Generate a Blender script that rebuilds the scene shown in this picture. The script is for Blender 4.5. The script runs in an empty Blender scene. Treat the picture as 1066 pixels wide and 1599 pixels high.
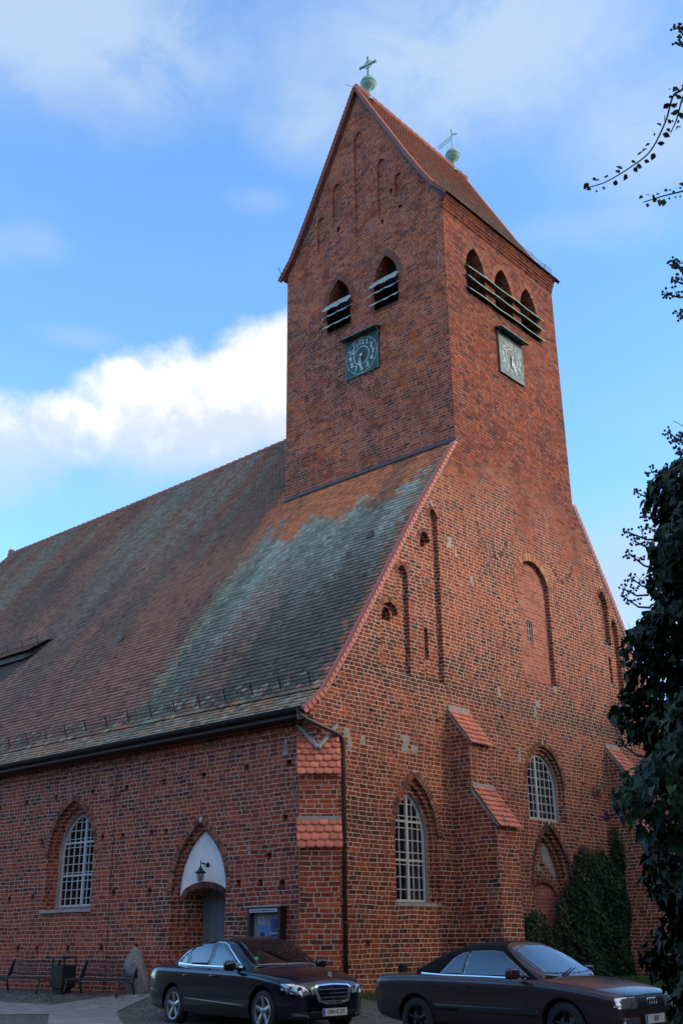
import bpy, bmesh, math, random
import numpy as np
from mathutils import Vector, Matrix
from mathutils.geometry import tessellate_polygon
from mathutils.bvhtree import BVHTree
random.seed(7); rng = np.random.default_rng(7)
sc = bpy.context.scene
COL = sc.collection
R = math.radians

# ------------------------------------------------------------------ camera
CAM = Vector((-17.24155, -15.9306, 1.089))
YAW, PITCH, ROLL, FPX = 0.72171, 0.38159, -0.01164, 1661.256
cf = Vector((math.cos(PITCH)*math.cos(YAW), math.cos(PITCH)*math.sin(YAW), math.sin(PITCH)))
cr = cf.cross(Vector((0, 0, 1))).normalized(); cu = cr.cross(cf)
cr2 = cr*math.cos(ROLL)+cu*math.sin(ROLL); cu2 = cu*math.cos(ROLL)-cr*math.sin(ROLL)
cam = bpy.data.objects.new('camera', bpy.data.cameras.new('camera')); COL.objects.link(cam)
cam.matrix_world = Matrix(((cr2.x, cu2.x, -cf.x, CAM.x), (cr2.y, cu2.y, -cf.y, CAM.y), (cr2.z, cu2.z, -cf.z, CAM.z), (0, 0, 0, 1)))
cam.data.sensor_fit = 'VERTICAL'; cam.data.sensor_height = 36; cam.data.lens = 36*FPX/1599
cam.data.clip_start = 0.05; cam.data.clip_end = 3000
sc.camera = cam

# ------------------------------------------------------------------ node helper
class NT:
    def __init__(s, tree): s.t = tree; s.n = tree.nodes; s.l = tree.links
    def new(s, typ, **kw):
        n = s.n.new(typ)
        for k, v in kw.items(): setattr(n, k, v)
        return n
    def put(s, sock, v):
        if isinstance(v, bpy.types.NodeSocket): s.l.new(v, sock)
        elif v is not None:
            if isinstance(v, (tuple, list)) and len(v) == 3 and sock.type == 'RGBA': v = (*v, 1)
            sock.default_value = v
    def m(s, op, a, b=None, c=None, clamp=False):
        n = s.new('ShaderNodeMath', operation=op, use_clamp=clamp)
        s.put(n.inputs[0], a); s.put(n.inputs[1], b)
        if c is not None: s.put(n.inputs[2], c)
        return n.outputs[0]
    def mix(s, f, a, b, typ='MIX'):
        n = s.new('ShaderNodeMix', data_type='RGBA', blend_type=typ)
        s.put(n.inputs[0], f); s.put(n.inputs[6], a); s.put(n.inputs[7], b)
        return n.outputs[2]
    def noise(s, vec, scale, detail=3, rough=.55, dist=0.):
        n = s.new('ShaderNodeTexNoise'); s.put(n.inputs['Vector'], vec)
        n.inputs['Scale'].default_value = scale; n.inputs['Detail'].default_value = detail
        n.inputs['Roughness'].default_value = rough; n.inputs['Distortion'].default_value = dist
        return n.outputs['Fac']
    def sm(s, x, a, b, c=0., d=1.):
        n = s.new('ShaderNodeMapRange', interpolation_type='SMOOTHSTEP')
        for i, v in enumerate((x, a, b, c, d)): s.put(n.inputs[i], v)
        return n.outputs[0]
    def ramp(s, f, stops, interp='LINEAR'):
        n = s.new('ShaderNodeValToRGB'); s.put(n.inputs[0], f); cr = n.color_ramp; cr.interpolation = interp
        while len(cr.elements) < len(stops): cr.elements.new(.5)
        for e, (p, c) in zip(cr.elements, stops): e.position = p; e.color = (*c, 1)
        return n.outputs[0]
    def comb(s, x, y, z):
        n = s.new('ShaderNodeCombineXYZ'); s.put(n.inputs[0], x); s.put(n.inputs[1], y); s.put(n.inputs[2], z); return n.outputs[0]
    def sep(s, v):
        n = s.new('ShaderNodeSeparateXYZ'); s.put(n.inputs[0], v); return n.outputs
    def scale(s, v, k):
        n = s.new('ShaderNodeVectorMath', operation='MULTIPLY'); s.put(n.inputs[0], v); n.inputs[1].default_value = k; return n.outputs[0]
    def bump(s, h, strength, dist, normal=None):
        n = s.new('ShaderNodeBump'); s.put(n.inputs['Height'], h); n.inputs['Strength'].default_value = strength
        n.inputs['Distance'].default_value = dist; s.put(n.inputs['Normal'], normal); return n.outputs[0]

# ------------------------------------------------------------------ world, sun, exposure
SUN_EL, SUN_AZ = R(24), R(-58)          # azimuth of the direction TO the sun, measured from +X towards +Y
w = bpy.data.worlds.new('World'); sc.world = w; w.use_nodes = True
nt = NT(w.node_tree); w.node_tree.nodes.clear()
sky = nt.new('ShaderNodeTexSky', sky_type='NISHITA'); sky.sun_disc = False
sky.sun_elevation = SUN_EL; sky.sun_rotation = math.pi/2-SUN_AZ
sky.air_density = 1.0; sky.dust_density = .2; sky.ozone_density = 3.0
gen = nt.new('ShaderNodeTexCoord').outputs['Generated']
dx, dy, dz = nt.sep(gen)
az = nt.m('ARCTAN2', dy, dx); el = nt.m('ARCSINE', dz)
n1 = nt.noise(gen, 9.0, 8, .6); n2 = nt.noise(gen, 3.4, 7, .55, .3); n3 = nt.noise(gen, 26.0, 8, .68)
lump = nt.m('ADD', nt.m('MULTIPLY', nt.m('SUBTRACT', n1, .5), .16), nt.m('MULTIPLY', nt.m('SUBTRACT', n3, .5), .09))
def blob(ca, ce, ra, re, soft0, soft1, amp=1.0, lk=1.0):
    a = nt.m('DIVIDE', nt.m('SUBTRACT', az, ca), ra); e = nt.m('DIVIDE', nt.m('SUBTRACT', el, ce), re)
    d = nt.m('SQRT', nt.m('ADD', nt.m('MULTIPLY', a, a), nt.m('MULTIPLY', e, e)))
    d = nt.m('ADD', d, nt.m('MULTIPLY', lump, lk*9.0))
    return nt.m('MULTIPLY', nt.sm(d, soft0, soft1, 1, 0), amp)
def mx(*a):
    o = a[0]
    for b in a[1:]: o = nt.m('MAXIMUM', o, b)
    return o
cum = mx(blob(.755, .495, .12, .072, .6, 1.08, 1, .62), blob(.89, .468, .12, .066, .6, 1.08, 1, .66), blob(.83, .512, .045, .026, .5, 1.05, 1, .7), blob(.945, .502, .035, .020, .5, 1.05, 1, .7),
         blob(1.09, .415, .10, .060, .6, 1.1, 1, .7), blob(.995, .447, .06, .038, .6, 1.1, 1, .7), blob(.66, .50, .10, .07, .5, 1.1, 1, .5))
base = nt.sm(nt.m('ADD', el, nt.m('MULTIPLY', lump, .35)), .385, .47)             # underside dissolves into haze
cum = nt.m('MULTIPLY', cum, nt.m('ADD', nt.m('MULTIPLY', base, .62), .38))
small = mx(blob(.995, .53, .05, .012, .1, 1.3, .30, .8), blob(.81, .665, .04, .014, .1, 1.4, .26, .8),
           blob(1.06, .605, .05, .018, .1, 1.4, .30, .8), blob(1.12, .59, .06, .02, .1, 1.4, .4, .8), blob(.43, .30, .09, .07, .2, 1.5, .75, .5))
veil = nt.m('MULTIPLY', nt.sm(n2, .42, .66), nt.sm(el, .56, .70))
wisp = nt.sm(nt.m('ADD', nt.m('MULTIPLY', nt.noise(nt.scale(gen, (1, 1, 1.6)), 7.5, 9, .62, .6), .8), nt.m('MULTIPLY', n2, .35)), .37, .68)
veil = nt.m('MULTIPLY', mx(nt.m('MULTIPLY', veil, .5), blob(1.08, .79, .26, .08, .3, 1.5, .95, .5), blob(.57, .79, .25, .10, .2, 1.5, 1.0, .5), blob(.74, .74, .10, .05, .2, 1.4, .8, .5), blob(.36, .70, .13, .07, .2, 1.5, .8, .5), blob(.44, .62, .10, .025, .2, 1.5, .5, .6)), nt.m('ADD', nt.m('MULTIPLY', wisp, .75), .12))
vw = nt.m('MULTIPLY', nt.sm(az, .0, .25), nt.sm(az, 1.6, 1.3))
vlow = nt.m('MULTIPLY', nt.sm(n2, .40, .62), nt.m('MULTIPLY', nt.sm(el, .52, .40), .35))
bright = nt.new('ShaderNodeBackground'); bgcol = nt.mix(1.0, sky.outputs[0], (.80, 1.03, 1.18), 'MULTIPLY')
def lift(c, f, fac): return nt.mix(fac, c, f)
south = nt.m('MULTIPLY', nt.sm(az, -.05, -.5), nt.sm(az, -2.6, -2.1))        # sunward mask of the unseen cloud added for warm fill
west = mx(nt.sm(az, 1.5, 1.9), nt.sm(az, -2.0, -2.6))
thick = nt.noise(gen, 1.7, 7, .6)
fill_cloud = nt.m('MAXIMUM', nt.m('MULTIPLY', nt.sm(thick, .34, .50), nt.m('MULTIPLY', south, .85)), nt.m('MULTIPLY', nt.sm(thick, .42, .56), nt.m('MULTIPLY', nt.m('MULTIPLY', west, nt.sm(el, .75, 1.0)), .8)))  # bright cloud added outside the view to give the walls warm fill light
vlow = nt.m('MULTIPLY', vlow, vw); veil = nt.m('MULTIPLY', veil, vw)
c = lift(bgcol, (1.58, 2.0, 2.55), veil)
c = lift(c, (1.5, 2.0, 2.55), vlow)
c = lift(c, (1.55, 1.95, 2.55), small)
shade = nt.sm(nt.m('ADD', nt.noise(gen, 14.0, 5, .6), nt.m('MULTIPLY', nt.m('SUBTRACT', el, .46), 4.0)), .38, .62)
cc = nt.mix(shade, (2.0, 2.25, 2.6), (2.95, 2.97, 3.0))
c = lift(c, cc, cum)
c = lift(c, (4.6, 4.1, 3.5), fill_cloud)
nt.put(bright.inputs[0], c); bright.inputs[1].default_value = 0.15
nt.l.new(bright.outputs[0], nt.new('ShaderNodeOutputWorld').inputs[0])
sl = bpy.data.lights.new('sun', 'SUN'); sl.energy = 1.05; sl.angle = R(16); sl.color = (1.0, .88, .74)
sun = bpy.data.objects.new('sun', sl); COL.objects.link(sun)
sd = Vector((math.cos(SUN_EL)*math.cos(SUN_AZ), math.cos(SUN_EL)*math.sin(SUN_AZ), math.sin(SUN_EL)))
sun.rotation_euler = sd.to_track_quat('Z', 'Y').to_euler(); sun.location = (20, -30, 40)
vs = sc.view_settings; vs.view_transform = 'Standard'; vs.look = 'None'; vs.gamma = 1; vs.exposure = 1.3; vs.use_curve_mapping = False

# ------------------------------------------------------------------ materials
def mat(name, color, rough=.7, metal=0., spec=.5, noise=0., nscale=8., bump=0., bscale=60., coat=0., col_attr=False, color2=None):
    m = bpy.data.materials.new(name); m.use_nodes = True; t = NT(m.node_tree)
    b = m.node_tree.nodes['Principled BSDF']
    b.inputs['Roughness'].default_value = rough; b.inputs['Metallic'].default_value = metal
    b.inputs['Specular IOR Level'].default_value = spec; b.inputs['Coat Weight'].default_value = coat
    b.inputs['Coat Roughness'].default_value = .04
    pos = t.new('ShaderNodeNewGeometry').outputs['Position']
    if col_attr: c = t.new('ShaderNodeAttribute', attribute_name='tint').outputs['Color']
    else: c = (*color, 1)
    if noise or color2:
        nf = t.noise(pos, nscale, 5, .6)
        f = t.sm(nf, .35, .65)
        if color2: c = t.mix(f, c if not isinstance(c, tuple) else c[:3], color2)
        else:
            k = t.m('ADD', t.m('MULTIPLY', t.m('SUBTRACT', nf, .5), noise*2), 1.0)
            c = t.mix(1.0, c if not isinstance(c, tuple) else c[:3], t.comb(k, k, k), 'MULTIPLY')
    t.put(b.inputs['Base Color'], c)
    if bump: t.put(b.inputs['Normal'], t.bump(t.noise(pos, bscale, 4, .6), .6, bump))
    return m

def brick_mat(name, cols, mortar, h=.0985, jw=.0055, jvar=.4, wear=.35, dark=.0, seed=0., grime=(.05, .035, .028), grime_amt=.4, moss=None, pale=.25, joint_loss=.25, hi=None, bigk=1.0, tint=(.68, .55, .50)):
    m = bpy.data.materials.new(name); m.use_nodes = True; t = NT(m.node_tree)
    b = m.node_tree.nodes['Principled BSDF']; b.inputs['Roughness'].default_value = .9; b.inputs['Specular IOR Level'].default_value = .25
    uv = t.new('ShaderNodeUVMap', uv_map='UVMap').outputs[0]; pos = t.new('ShaderNodeNewGeometry').outputs['Position']
    u, v, _ = t.sep(uv)
    wob = t.m('MULTIPLY', t.m('SUBTRACT', t.noise(uv, .9, 2), .5), .07)
    wob2 = t.m('MULTIPLY', t.m('SUBTRACT', t.noise(uv, 7.0, 2), .5), .022)
    v2 = t.m('ADD', t.m('ADD', v, wob), wob2)
    u2 = t.m('ADD', u, t.m('MULTIPLY', t.m('SUBTRACT', t.noise(t.comb(u, v, 3.3), 9.0, 2), .5), .03))
    row = t.m('FLOOR', t.m('DIVIDE', v2, h)); fv = t.m('SUBTRACT', t.m('DIVIDE', v2, h), row)
    wn = t.new('ShaderNodeTexWhiteNoise', noise_dimensions='2D'); t.put(wn.inputs['Vector'], t.comb(row, 17.0+seed, 0))
    P = .70
    ru = t.m('ADD', t.m('ADD', u2, t.m('MULTIPLY', row, P*.5)), t.m('MULTIPLY', wn.outputs['Value'], .26))
    k = t.m('FLOOR', t.m('DIVIDE', ru, P)); x = t.m('SUBTRACT', ru, t.m('MULTIPLY', k, P))
    i1 = t.m('GREATER_THAN', x, .29); i2 = t.m('GREATER_THAN', x, .435)
    idx = t.m('ADD', t.m('MULTIPLY', k, 3.0), t.m('ADD', i1, i2))
    d1 = t.m('MINIMUM', x, t.m('ABSOLUTE', t.m('SUBTRACT', x, .29)))
    d2 = t.m('MINIMUM', t.m('ABSOLUTE', t.m('SUBTRACT', x, .435)), t.m('SUBTRACT', P, x))
    dx_ = t.m('MINIMUM', d1, d2)
    dz_ = t.m('MULTIPLY', t.m('MINIMUM', fv, t.m('SUBTRACT', 1.0, fv)), h)
    d = t.m('MINIMUM', t.m('MULTIPLY', dx_, .92), dz_)
    d = t.m('ADD', d, t.m('MULTIPLY', t.m('SUBTRACT', t.noise(pos, 34.0, 3), .5), .012))
    jwn = t.m('ADD', jw, t.m('MULTIPLY', t.m('SUBTRACT', t.noise(pos, 1.3, 3), .5), jw*jvar*2))
    if hi: jwn = t.m('ADD', jwn, t.sm(t.sep(pos)[2], hi[0], hi[1], 0., .0035))
    isb = t.sm(t.m('SUBTRACT', d, jwn), -.0015, .0035)
    wb = t.new('ShaderNodeTexWhiteNoise', noise_dimensions='3D'); t.put(wb.inputs['Vector'], t.comb(idx, row, seed+.5))
    br = wb.outputs['Value']; bc = t.sep(wb.outputs['Color'])
    big = t.noise(pos, .33, 4, .6); midn = t.noise(pos, 1.6, 4, .6)
    sel = t.m('ADD', br, t.m('MULTIPLY', t.m('SUBTRACT', big, .5), bigk))
    sel = t.m('ADD', sel, t.m('MULTIPLY', t.m('SUBTRACT', midn, .5), .55))
    sel = t.m('ADD', sel, t.m('MULTIPLY', t.m('SUBTRACT', t.noise(t.scale(pos, (.7, .7, 4.5)), 1.0, 4, .6), .5), .7))
    sel = t.m('ADD', sel, dark, clamp=True)
    n = len(cols); col = t.ramp(sel, [(i/n*1.0, c_) for i, c_ in enumerate(cols)], 'CONSTANT')
    kk = t.m('ADD', .74, t.m('MULTIPLY', bc[1], .52)); col = t.mix(1.0, col, t.comb(kk, kk, kk), 'MULTIPLY')
    spk = t.noise(pos, 22.0, 5, .7); kk = t.m('ADD', .62, t.m('MULTIPLY', spk, .76)); col = t.mix(1.0, col, t.comb(kk, kk, kk), 'MULTIPLY')
    zone = t.sm(t.noise(pos, .9, 4, .6), .50, .66)
    pf = t.m('MULTIPLY', t.m('GREATER_THAN', bc[0], t.m('SUBTRACT', 1-pale*.06, t.m('MULTIPLY', zone, pale*.42))), .6)
    col = t.mix(pf, col, (.44, .20, .13))
    g = t.m('MULTIPLY', t.sm(t.noise(pos, .75, 6, .68, .4), .50, .70), grime_amt)
    col = t.mix(g, col, grime)
    if moss: col = t.mix(t.m('MULTIPLY', t.sm(t.noise(pos, .5, 5, .65), .52, .7), .6), col, moss)
    if hi:   # dark weathered course band below the gable niches
        zb = t.m('ADD', t.sep(pos)[2], t.m('MULTIPLY', t.m('SUBTRACT', t.noise(pos, 1.1, 4, .6), .5), .9)); bd = t.m('MULTIPLY', t.sm(t.m('ABSOLUTE', t.m('SUBTRACT', zb, 7.05)), .30, .08), .62)
        col = t.mix(bd, col, (.075, .045, .038))
    wp = t.m('MULTIPLY', t.sm(t.noise(t.scale(pos, (1, 1, .8)), 1.1, 7, .74), .60, .76), wear)
    col = t.mix(wp, col, mortar)
    mk = t.m('ADD', .60, t.m('MULTIPLY', t.noise(pos, 2.1, 5, .65), .8)); mcol = t.mix(1.0, mortar, t.comb(mk, mk, mk), 'MULTIPLY')
    if hi:
        z_ = t.m('ADD', t.sep(pos)[2], t.m('MULTIPLY', t.m('SUBTRACT', t.noise(pos, .45, 4, .6), .5), 5.0)); hf = t.sm(z_, hi[0], hi[1])
        mcol = t.mix(hf, mcol, (.03, .016, .014)); col = t.mix(hf, col, t.mix(t.m('MULTIPLY', t.sm(t.m('ADD', t.noise(pos, 2.6, 4, .7), t.m('MULTIPLY', t.m('SUBTRACT', bc[2], .5), .5)), .40, .75), .6), t.mix(1.0, col, (1.1, 1.1, 1.3), 'MULTIPLY'), (.42, .21, .15)))
    lost = t.m('MULTIPLY', t.sm(t.noise(pos, 1.9, 5, .7), .50, .60), joint_loss)
    mcol = t.mix(lost, mcol, (.07, .04, .03))
    col = t.mix(1.0, col, tint, 'MULTIPLY'); mcol = t.mix(1.0, mcol, (1.0, .92, .88), 'MULTIPLY')
    t.put(b.inputs['Base Color'], t.mix(isb, mcol, col))
    hgt = t.m('ADD', t.m('MULTIPLY', isb, .8), t.m('MULTIPLY', t.noise(pos, 45, 4, .7), .35))
    hgt = t.m('ADD', hgt, t.m('MULTIPLY', bc[2], .35))
    t.put(b.inputs['Normal'], t.bump(hgt, .9, .012))
    return m
O_, Rr, Dk, Bk, Pk = (.42, .125, .046), (.33, .085, .042), (.19, .060, .042), (.070, .042, .038), (.36, .14, .085)
M = {}
M['brick'] = brick_mat('old brick', [O_, (.37, .105, .042), (.34, .09, .04), Rr, (.30, .08, .04), (.26, .072, .042), (.24, .07, .04), Dk, (.10, .05, .042)], (.72, .56, .44), jw=.0060, wear=.34, dark=-.01, hi=(11.2, 14.6), grime_amt=.75, grime=(.085, .05, .034), bigk=1.3, pale=.5)
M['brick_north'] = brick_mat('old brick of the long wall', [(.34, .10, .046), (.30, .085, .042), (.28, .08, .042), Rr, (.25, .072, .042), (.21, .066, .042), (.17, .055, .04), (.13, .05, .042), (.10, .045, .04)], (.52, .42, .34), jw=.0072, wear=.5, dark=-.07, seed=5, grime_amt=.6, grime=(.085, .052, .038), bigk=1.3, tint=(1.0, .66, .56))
M['brick_tower'] = brick_mat('tower brick', [(.46, .13, .055), (.40, .105, .055), (.38, .10, .06), (.36, .098, .055), (.34, .09, .055), (.3, .085, .055), (.38, .15, .10), (.2, .07, .05)], (.10, .045, .035), h=.0985, jw=.0062, wear=.12, dark=-.03, seed=9, grime_amt=.22, pale=.8, joint_loss=.4)
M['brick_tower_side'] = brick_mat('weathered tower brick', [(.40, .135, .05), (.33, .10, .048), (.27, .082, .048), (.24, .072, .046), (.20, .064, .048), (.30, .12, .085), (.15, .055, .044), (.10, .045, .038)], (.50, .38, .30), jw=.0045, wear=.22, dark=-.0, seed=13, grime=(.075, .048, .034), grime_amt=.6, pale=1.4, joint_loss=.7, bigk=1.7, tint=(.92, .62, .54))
M['brick_infill'] = brick_mat('pink brick infill', [(.50, .20, .145), (.46, .18, .13), (.40, .15, .11), (.48, .21, .16), (.36, .13, .10)], (.62, .42, .34), jw=.0045, wear=.25, dark=-.02, seed=21, grime_amt=.15)
M['brick_dark'] = brick_mat('sheltered brick', [Dk, (.14, .05, .035), (.10, .04, .03), Bk], (.2, .16, .12), seed=31, grime_amt=.5)
M['voussoir'] = mat('arch brick', (1, 1, 1), .9, noise=.55, nscale=24, bump=.01, bscale=50, col_attr=True, spec=.25)
M['mortar'] = mat('lime mortar', (.55, .46, .36), .95, noise=.4, nscale=12, bump=.01)
M['mortar_dark'] = mat('dark tower mortar', (.11, .06, .045), .95, noise=.4, nscale=12)
M['plaster'] = mat('white lime plaster', (.74, .71, .68), .9, noise=.22, nscale=3, bump=.006, bscale=20)
M['plaster_old'] = mat('old grey plaster', (.30, .28, .25), .95, noise=.5, nscale=5, bump=.01, bscale=25)
M['tile'] = mat('clay roof tile', (1, 1, 1), .75, noise=.35, nscale=9, bump=.004, bscale=60, col_attr=True, spec=.35)
M['tile_new'] = mat('new clay tile', (1, 1, 1), .7, noise=.25, nscale=9, bump=.004, col_attr=True)
M['roof_under'] = mat('roof underlay', (.05, .035, .03), .9)
M['ridge'] = mat('ridge tile', (.27, .075, .05), .7, noise=.4, nscale=6, bump=.006)
M['verge'] = mat('verge tile', (.42, .12, .088), .7, noise=.3, nscale=10)
M['lead'] = mat('lead sheet', (.055, .06, .07), .5, .3, noise=.25, nscale=5)
M['copper'] = mat('green patina copper', (.13, .27, .22), .6, .1, color2=(.19, .34, .29), nscale=9, bump=.003)
M['copper_dark'] = mat('dark copper', (.045, .085, .075), .55, .2, color2=(.10, .2, .17), nscale=5)
M['copper_clock'] = mat('dull clock sheet', (.008, .016, .016), .5, .1, color2=(.025, .065, .058), nscale=3)
M['copper_pale'] = mat('pale clock sheet', (.025, .04, .042), .55, .1, color2=(.07, .13, .12), nscale=2.4)
M['louvre'] = mat('weathered louvre board', (.34, .42, .42), .6, .1, color2=(.16, .2, .2), nscale=9, bump=.003)
M['metal_dark'] = mat('black painted metal', (.018, .02, .023), .45, .3)
M['gutter'] = mat('dark zinc gutter', (.010, .010, .011), .5, .2)
M['pipe'] = mat('brown downpipe', (.075, .05, .045), .4, .3, noise=.2)
M['steel'] = mat('zinc bracket', (.26, .27, .28), .5, .8)
M['white'] = mat('white numeral paint', (.45, .50, .52), .6)
M['frame'] = mat('greyish white window paint', (.44, .44, .42), .6, noise=.15, nscale=12)
M['door'] = mat('grey painted boards', (.15, .165, .165), .65, noise=.2, nscale=5)
M['dark'] = mat('dark interior', (.008, .008, .009), .95)
M['wood_dark'] = mat('dark stained wood', (.045, .022, .018), .6, noise=.3, nscale=14)
M['curtain'] = mat('white curtain', (.62, .62, .60), .9)
def glass_mat(name, tint=(.02, .024, .03), trans=.0, rough=.03, bumpd=.0, fk=1., fa=.06, tc=(.55, .6, .62)):
    m = bpy.data.materials.new(name); m.use_nodes = True; t = NT(m.node_tree); m.node_tree.nodes.clear()
    out = t.new('ShaderNodeOutputMaterial'); gl = t.new('ShaderNodeBsdfGlossy'); gl.inputs['Roughness'].default_value = rough
    fr = t.new('ShaderNodeFresnel'); fr.inputs[0].default_value = 1.55
    tr = t.new('ShaderNodeBsdfTransparent'); tr.inputs[0].default_value = (*tc, 1) if trans else (0, 0, 0, 1)
    df = t.new('ShaderNodeBsdfDiffuse'); df.inputs[0].default_value = (*tint, 1)
    mx1 = t.new('ShaderNodeMixShader'); mx1.inputs[0].default_value = trans; t.l.new(df.outputs[0], mx1.inputs[1]); t.l.new(tr.outputs[0], mx1.inputs[2])
    mx2 = t.new('ShaderNodeMixShader'); t.put(mx2.inputs[0], t.m('MULTIPLY', t.m('ADD', t.m('MULTIPLY', fr.outputs[0], fk), fa), t.m('SUBTRACT', 1.0, t.new('ShaderNodeNewGeometry').outputs['Backfacing']))); t.l.new(mx1.outputs[0], mx2.inputs[1]); t.l.new(gl.outputs[0], mx2.inputs[2])
    if bumpd:
        pos = t.new('ShaderNodeNewGeometry').outputs['Position']; nb = t.bump(t.noise(pos, 5.0, 2), .5, bumpd)
        t.put(gl.inputs['Normal'], nb); t.put(fr.inputs['Normal'], nb)
    t.l.new(mx2.outputs[0], out.inputs[0]); return m
M['glass'] = glass_mat('old window glass', trans=.8, bumpd=.03, fk=.8, fa=0.)
M['car_glass'] = glass_mat('tinted car glass', (.006, .008, .01), trans=.0, fk=1.2, fa=.09)
M['case_glass'] = glass_mat('display case glass', trans=1., fk=.5, fa=0., tc=(.95, .96, .97))
def leaf_mat(name, c1, c2, rough=.45):
    m = mat(name, c1, rough, spec=.14, col_attr=True); return m
M['leaf'] = leaf_mat('ivy leaf', (.02, .05, .02), None, .5)
M['leaf_dull'] = leaf_mat('wall ivy leaf', (.02, .05, .02), None, .6)
M['bark'] = mat('bark', (.07, .055, .045), .9, noise=.4, nscale=14, bump=.02)
M['stem'] = mat('ivy stem', (.05, .035, .03), .8)
M['berry'] = mat('ivy berry', (.012, .012, .014), .5)

# ------------------------------------------------------------------ mesh builder
def par_off(p):
    off = Vector((0, 0, 0))
    while p is not None:
        if p.get('_local'): return Vector((0, 0, 0))
        off += p.location; p = p.parent
    return off
def hook(o, parent):
    COL.objects.link(o)
    if parent is not None: o.parent = parent
def world_uv(me):
    n = len(me.loops); co = np.empty(len(me.vertices)*3, np.float32); me.vertices.foreach_get('co', co); co = co.reshape(-1, 3)
    vi = np.empty(n, np.int32); me.loops.foreach_get('vertex_index', vi)
    nr = np.empty(len(me.polygons)*3, np.float32); me.polygons.foreach_get('normal', nr); nr = nr.reshape(-1, 3)
    tot = np.empty(len(me.polygons), np.int32); me.polygons.foreach_get('loop_total', tot)
    nl = np.repeat(nr, tot, axis=0); P = co[vi]
    tx, ty = -nl[:, 1], nl[:, 0]; L = np.hypot(tx, ty); flat = L < .6; L = np.maximum(L, 1e-6)
    u = (P[:, 0]*tx+P[:, 1]*ty)/L; v = P[:, 2].copy()
    ax = np.where(np.abs(nl[:, 0]) > np.abs(nl[:, 1]), P[:, 1], P[:, 0]); ay = np.where(np.abs(nl[:, 0]) > np.abs(nl[:, 1]), P[:, 0], P[:, 1])
    u[flat] = ax[flat]; v[flat] = ay[flat]
    l = me.uv_layers.new(name='UVMap'); l.data.foreach_set('uv', np.stack([u, v], 1).astype(np.float32).ravel())
class MB:
    def __init__(s): s.v = []; s.f = []; s.m = []; s.c = []; s.col = (1, 1, 1); s.mi = 0
    def add(s, vs_, fs):
        b = len(s.v); s.v += [tuple(x) for x in vs_]
        for f in fs: s.f.append([b+i for i in f]); s.m.append(s.mi); s.c.append(s.col)
        return s
    def box(s, a, b):
        x0, y0, z0 = a; x1, y1, z1 = b
        return s.add([(x0, y0, z0), (x1, y0, z0), (x1, y1, z0), (x0, y1, z0), (x0, y0, z1), (x1, y0, z1), (x1, y1, z1), (x0, y1, z1)],
                     [(0, 3, 2, 1), (4, 5, 6, 7), (0, 1, 5, 4), (1, 2, 6, 5), (2, 3, 7, 6), (3, 0, 4, 7)])
    def obox(s, c, ax, hs):
        c = Vector(c); A = [Vector(a).normalized()*h for a, h in zip(ax, hs)]
        vs_ = [c+A[0]*i+A[1]*j+A[2]*k for k in (-1, 1) for i, j in ((-1, -1), (1, -1), (1, 1), (-1, 1))]
        return s.add(vs_, [(0, 3, 2, 1), (4, 5, 6, 7), (0, 1, 5, 4), (1, 2, 6, 5), (2, 3, 7, 6), (3, 0, 4, 7)])
    def tube(s, pts, r, n=6, cap=True):
        pts = [Vector(p) for p in pts]; rs = r if isinstance(r, (list, tuple)) else [r]*len(pts)
        b = len(s.v); ref = None
        for i, p in enumerate(pts):
            d = (pts[min(i+1, len(pts)-1)]-pts[max(i-1, 0)])
            d = d.normalized() if d.length > 1e-9 else Vector((0, 0, 1))
            if ref is None: ref = d.orthogonal().normalized()
            ref = (ref-d*ref.dot(d)); ref = ref.normalized() if ref.length > 1e-6 else d.orthogonal().normalized()
            q = d.cross(ref)
            s.v += [tuple(p+(ref*math.cos(2*math.pi*k/n)+q*math.sin(2*math.pi*k/n))*rs[i]) for k in range(n)]
        for i in range(len(pts)-1):
            for k in range(n):
                s.f.append([b+i*n+k, b+i*n+(k+1) % n, b+(i+1)*n+(k+1) % n, b+(i+1)*n+k]); s.m.append(s.mi); s.c.append(s.col)
        if cap:
            s.f.append([b+k for k in range(n)][::-1]); s.m.append(s.mi); s.c.append(s.col)
            s.f.append([b+(len(pts)-1)*n+k for k in range(n)]); s.m.append(s.mi); s.c.append(s.col)
        return s
    def lathe(s, prof, c, ax=(0, 0, 1), n=16):
        d = Vector(ax).normalized(); a = d.orthogonal().normalized(); q = d.cross(a); c = Vector(c); b = len(s.v)
        for r, h in prof: s.v += [tuple(c+d*h+(a*math.cos(2*math.pi*k/n)+q*math.sin(2*math.pi*k/n))*max(r, 1e-4)) for k in range(n)]
        for i in range(len(prof)-1):
            for k in range(n):
                s.f.append([b+i*n+k, b+i*n+(k+1) % n, b+(i+1)*n+(k+1) % n, b+(i+1)*n+k]); s.m.append(s.mi); s.c.append(s.col)
        return s
    def prism(s, poly, d):           # poly: list of 3D points; d: extrusion vector
        poly = [Vector(p) for p in poly]; d = Vector(d); n = len(poly)
        tri = tessellate_polygon([poly])
        return s.add(poly+[p+d for p in poly], [tuple(t) for t in tri]+[tuple(i+n for i in t[::-1]) for t in tri]+[(i, (i+1) % n, n+(i+1) % n, n+i) for i in range(n)])
    def mark(s): s.mk = getattr(s, 'mk', []); s.mk.append((len(s.v), len(s.f)))
    def build_each(s, name, mats, parent=None, **kw):
        mk = getattr(s, 'mk', [])+[(len(s.v), len(s.f))]; out = []
        for (v0, f0), (v1, f1) in zip(mk, mk[1:]):
            if v1 == v0: continue
            q = MB(); q.v = s.v[v0:v1]; q.f = [[i-v0 for i in f] for f in s.f[f0:f1]]; q.m = s.m[f0:f1]; q.c = s.c[f0:f1]; out.append(q.build(name, mats, parent, **kw))
        return out
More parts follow.
